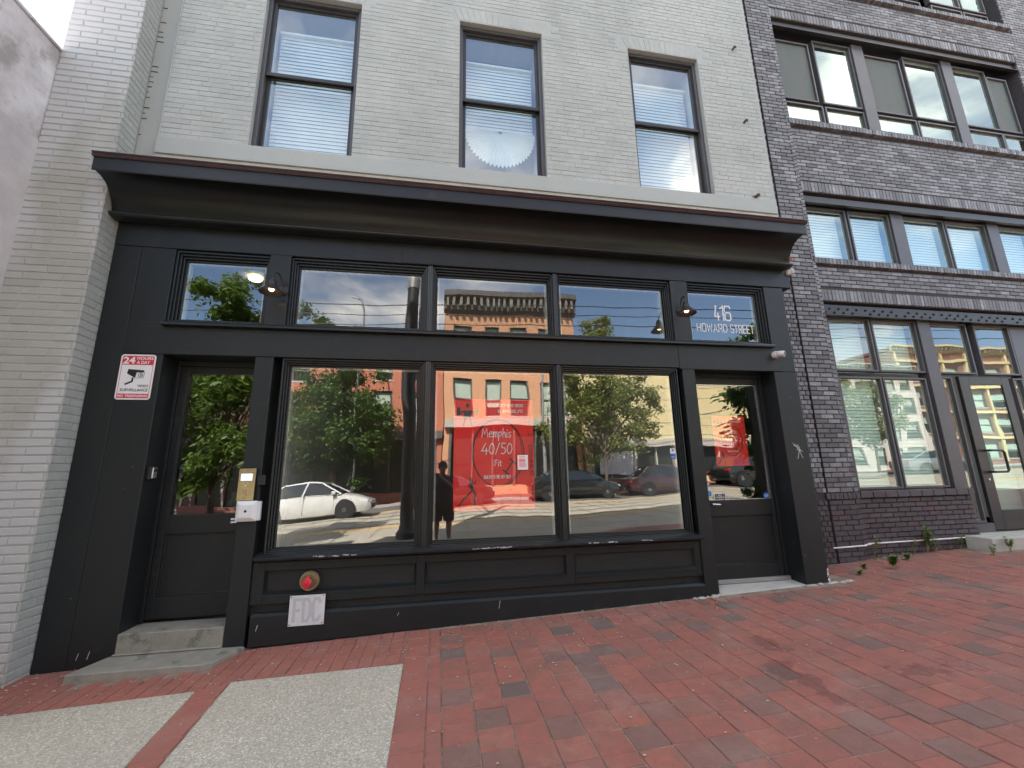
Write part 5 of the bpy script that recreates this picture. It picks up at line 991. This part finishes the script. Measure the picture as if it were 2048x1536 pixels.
# cars
def car(label, paint, x, y, flip=False, L_=4.7, suv=0):
    t = thing('parked_car' if paint != 'carwhite' else 'passing_car', label, 'car', (0, 0, 0)); W_ = .91; h0 = .30 + suv * .06
    def ring_(X, zl, zh, w_): return [(X, -w_ * .92, zl), (X, -w_, zl + .16), (X, -w_ * 1.0, (zl + zh) / 2 + .08), (X, -w_ * .95, zh - .05), (X, -w_ * .80, zh), (X, 0, zh + .025), (X, w_ * .80, zh), (X, w_ * .95, zh - .05), (X, w_ * 1.0, (zl + zh) / 2 + .08), (X, w_, zl + .16), (X, w_ * .92, zl)]
    k = L_ / 4.7; st = [(-2.35, .42, .80, .68), (-2.28, .30, .93, .80), (-2.0, .22, 1.00, .88), (-1.5, .20, 1.02, .91), (-.8, .20, 1.0, .91), (0, .20, .97, .91), (.8, .20, .95, .91), (1.3, .20, .92, .91), (1.8, .22, .84, .88), (2.2, .26, .74, .80), (2.34, .36, .62, .66)]
    b = B(); rs = [ring_(a * k, zl + suv * .06, zh + suv * .14, w_) for a, zl, zh, w_ in st]; n = 11; b.add([p for r in rs for p in r], [(i * n + j, i * n + (j + 1) % n, (i + 1) * n + (j + 1) % n, (i + 1) * n + j) for i in range(len(rs) - 1) for j in range(n)] + [tuple(range(n))[::-1], tuple(range((len(rs) - 1) * n, len(rs) * n))])
    body = part('body', b, M[paint], t, smooth=True)
    def gr(X, zb, zt, wb, wt): return [(X[0], -wb, zb), (X[1], -wt, zt), (X[1], wt, zt), (X[0], wb, zb)]
    zt = 1.44 + suv * .24; zb = .95 + suv * .14; A = [(-1.95 * k, -1.0 * k), (-.2 * k, -.1 * k), (1.25 * k, .45 * k)]
    if suv: A[0] = (-2.1, -1.85)
    v = []; 
    for (xa, xb), wt in zip(A, (.62, .66, .62)): v += [(xa, -.84, zb), (xb, -wt, zt - (.03 if wt < .65 else 0)), (xb, wt, zt - (.03 if wt < .65 else 0)), (xa, .84, zb)]
    b = B(); b.add(v, [(0, 4, 5, 1), (4, 8, 9, 5), (2, 6, 7, 3), (6, 10, 11, 7), (0, 1, 2, 3), (8, 11, 10, 9)]); part('glasshouse', b, M['carglass'], t)
    b = B(); b.prism([(x_, y_, z_ + .0) for x_, y_, z_ in (v[1], v[5], v[9], v[10], v[6], v[2])], [(x_, y_ * .9, z_ + .045) for x_, y_, z_ in (v[1], v[5], v[9], v[10], v[6], v[2])]); part('roof', b, M[paint], t)
    b = B()
    for s in (-1, 1):
        o = 0 if s < 0 else 3
        for i, j in ((0, 1), (4, 5), (8, 9)) if s < 0 else ((3, 2), (7, 6), (11, 10)): b.tube([v[i], v[j]], .035, 6)
        b.tube([(v[0][0], s * .85, zb), (v[8][0], s * .85, zb)], .014, 5)
    part('pillars', b, M[paint], t)
    for s in (-1, 1):
        for xw in (-1.40 * k, 1.42 * k):
            b = B(); b.lathe([(.20, -.02), (.335, -.02), (.345, .03), (.345, .17), (.33, .21), (.22, .21)], (xw, s * .93, .335), (0, -s, 0), 24); wh_ = part('wheel', b, M['tyre'], t, smooth=True)
            b = B(); b.lathe([(.225, -.012), (.235, .02), (.20, .06), (.001, .06)], (xw, s * .93, .335), (0, -s, 0), 24)
            for q in range(10): a = 6.283 * q / 10; d = Vector((math.cos(a), 0, math.sin(a))); b.tube([Vector((xw, s * .945, .335)) + d * .03, Vector((xw, s * .93, .335)) + d * .215], .014, 4)
            part('rim', b, M['chrome'], wh_)
            b = B(); b.lathe([(.40, .0), (.36, .004)], (xw, s * .917, .345), (0, -s, 0), 24); part('wheel_arch', b, M['tyre'], t)
    for s in (-1, 1):
        part('headlight', B().box(2.10 * k, 2.30 * k, s * .60 - .14, s * .60 + .14, .58, .68), M['carlight'], t, bevel=.02); part('tail_light', B().box(-2.33 * k, -2.2 * k, s * .62 - .17, s * .62 + .17, .72 + suv * .1, .86 + suv * .1), M['carred2'], t, bevel=.02)
        part('mirror', B().box(.85 * k, 1.0 * k, s * .98 - .08, s * .98 + .08, .98 + suv * .14, 1.10 + suv * .14), M[paint], t, bevel=.02)
    part('grille', B().box(2.30 * k, 2.345 * k, -.45, .45, .36, .52), M['tyre'], t); part('door_seam', B().box(-.12, -.11, -.915, .915, .3, .96).box(.92 * k, .93 * k, -.915, .915, .3, .94), M['tyre'], t)
    t.location = (x, y, gz(x) - .13); t.rotation_euler = (0, -math.atan(SL), math.pi if flip else 0); return t
car('white coupe driving past, reflected in the left display pane', 'carwhite', -4.95, -14.2, L_=4.4)
car('dark sedan parked across the street, its front mirrored over the large red poster', 'carblack', .55, -17.5)
car('black sedan parked across the street below the pale conical tree', 'carblack', 7.2, -17.6, L_=4.9)
car('burgundy sedan parked right of the black sedan across the street', 'carburg', 12.6, -17.6, L_=4.9)
car('black suv parked at the right end of the reflected row', 'carblack', 18.4, -17.5, suv=1)
car('silver car parked at the near kerb reflected low in the left door', 'carsilver', -8.3, -7.4)
car('small silver car parked far down the street to the right', 'carsilver', 33, -17.5)
# the photographer
def person():
    t = thing('person', 'person in navy t-shirt and black shorts holding up a phone, reflected beside the poster', 'person', (.10, -4.86, 0)); V_ = [(0, 0, .93, .135, .10), (0, .0, 1.10, .135, .095), (0, .0, 1.28, .165, .105), (0, -.01, 1.40, .13, .085), (0, 0, 1.48, .055, .055), (0, .02, 1.56, .07, .08), (0, .02, 1.65, .078, .095), (0, .01, 1.71, .06, .07)]
    E_ = [(i, i + 1) for i in range(7)]; base = -.02
    def chain(a, pts):
        prev = a
        for p in pts: V_.append(p); E_.append((prev, len(V_) - 1)); prev = len(V_) - 1
    for s in (-1, 1):
        chain(0, [(s * .10, 0, .86, .10, .105), (s * .115, .01, .50, .062, .066), (s * .115, -.02, .30, .056, .062), (s * .12, -.01, .09, .036, .04), (s * .125, .10, .035, .036, .028), (s * .13, .17, .025, .03, .02)])
        chain(3, [(s * .19, -.01, 1.39, .062, .062), (s * .30 - .03, .08, 1.14, .045, .045), (s * .17 - .12, .20, 1.34, .034, .034), (s * .115 - .15, .235, 1.42, .028, .03)])
    me = bpy.data.meshes.new('body'); me.from_pydata([(x, y, z + base) for x, y, z, _, _ in V_], E_, []); o = bpy.data.objects.new('body', me); link(o, t)
    o.modifiers.new('skin', 'SKIN'); sk = me.skin_vertices[0].data if me.skin_vertices else None
    if sk is None:
        bm = bmesh.new(); bm.from_mesh(me); bm.verts.layers.skin.verify(); bm.to_mesh(me); bm.free(); sk = me.skin_vertices[0].data
    for i, v in enumerate(V_): sk[i].radius = (v[3], v[4]); sk[i].use_root = (i == 0)
    ss = o.modifiers.new('sub', 'SUBSURF'); ss.levels = ss.render_levels = 2; me.materials.append(M['skin'])
    for s in (-1, 1):                               # hands: palm and five bent fingers closed round the phone edge
        hx = s * .105 - .06; fb = B()
        fb.tube([(hx, -4.62, 1.405), (hx - s * .01, -4.60, 1.43), (hx - s * .015, -4.585, 1.46)], [.024, .032, .024], 8)
        for k2, (dz, ln) in enumerate(((.030, .052), (.012, .058), (-.006, .054), (-.022, .044))):
            fb.tube([(hx - s * .005, -4.590, 1.445 + dz), (hx - s * .004, -4.565, 1.447 + dz), (hx - s * .020, -4.548, 1.448 + dz), (hx - s * .020 - s * (ln - .035), -4.550, 1.448 + dz)], [.0095, .009, .008, .0065], 7)
        fb.tube([(hx - s * .008, -4.600, 1.42), (hx - s * .03, -4.592, 1.435), (hx - s * .05, -4.586, 1.452)], [.012, .010, .008], 7)
        part('hand', fb, M['skin'], t, smooth=True)
    P0 = Vector((.10, -4.86, base))
    b = B(); C = lambda x, y, z: (P0.x + x, P0.y + y, P0.z + z)
    def shell(b, secs, n=16): 
        rs = [[(P0.x + cx_ + rx * math.cos(6.2832 * i / n), P0.y + cy_ + ry * math.sin(6.2832 * i / n), P0.z + z) for i in range(n)] for cx_, cy_, z, rx, ry in secs]; o_ = len(rs)
        b.add([p for r in rs for p in r], [(i * n + j, i * n + (j + 1) % n, (i + 1) * n + (j + 1) % n, (i + 1) * n + j) for i in range(o_ - 1) for j in range(n)])
    shell(b, [(0, 0, .86, .23, .16), (0, 0, 1.0, .22, .15), (0, 0, 1.2, .23, .145), (0, -.005, 1.34, .235, .13), (0, -.01, 1.42, .19, .105), (0, -.01, 1.46, .10, .08), (0, 0, 1.475, .075, .07)])
    for s in (-1, 1): b.tube([C(s * .14, -.01, 1.39), C(s * .23, .02, 1.32), C(s * .285 - .02, .07, 1.19)], [.09, .086, .08], 12, caps=False)
    part('t_shirt', b, M['navy'], t, smooth=True)
    b = B(); shell(b, [(0, 0, .95, .21, .15), (0, 0, .80, .225, .155), (0, 0, .76, .22, .15)])
    for s in (-1, 1): b.tube([C(s * .10, 0, .84), C(s * .112, .005, .62), C(s * .115, .01, .48)], [.125, .118, .11], 12, caps=False)
    part('shorts', b, M['blackcloth'], t, smooth=True)
    b = B(); b.lathe([(.001, .115), (.05, .105), (.085, .07), (.098, .02), (.095, -.03), (.08, -.06)], C(0, .0, 1.655), (0, -.35, 1), 18); part('hair', b, M['hair'], t, smooth=True)
    fb = B(); y_ = .105
    fb.lathe([(.001, .0), (.011, -.004), (.012, -.02)], C(0, .128, 1.612), (0, 1, .1), 8); part('nose', fb, M['skin'], t, smooth=True)
    for s in (-1, 1):
        part('eye', B().lathe([(.001, .0), (.008, -.003), (.010, -.010)], C(s * .032, .112, 1.645), (0, 1, 0), 10), M['black'], t); part('ear', B().lathe([(.001, .012), (.016, .008), (.02, -.01)], C(s * .088, .01, 1.625), (s, 0, 0), 10), M['skin'], t)
        part('shoe', B().box(P0.x + s * .122 - .048, P0.x + s * .122 + .048, P0.y - .07, P0.y + .20, P0.z + .018, P0.z + .095), M['signwhite'], t, bevel=.025)
    part('mouth', B().box(P0.x - .022, P0.x + .022, P0.y + .108, P0.y + .116, P0.z + 1.578, P0.z + 1.585), M['carred2'], t)
person()
t = thing('phone', 'black phone held up in both hands by the photographer', 'phone', (-.06, -4.56, 1.44)); part('case', B().box(-.135, .020, -4.575, -4.565, 1.405, 1.485), M['black'], t, bevel=.004); part('camera_bump', B().box(-.005, .016, -4.565, -4.561, 1.458, 1.481), M['carglass'], t, bevel=.002)
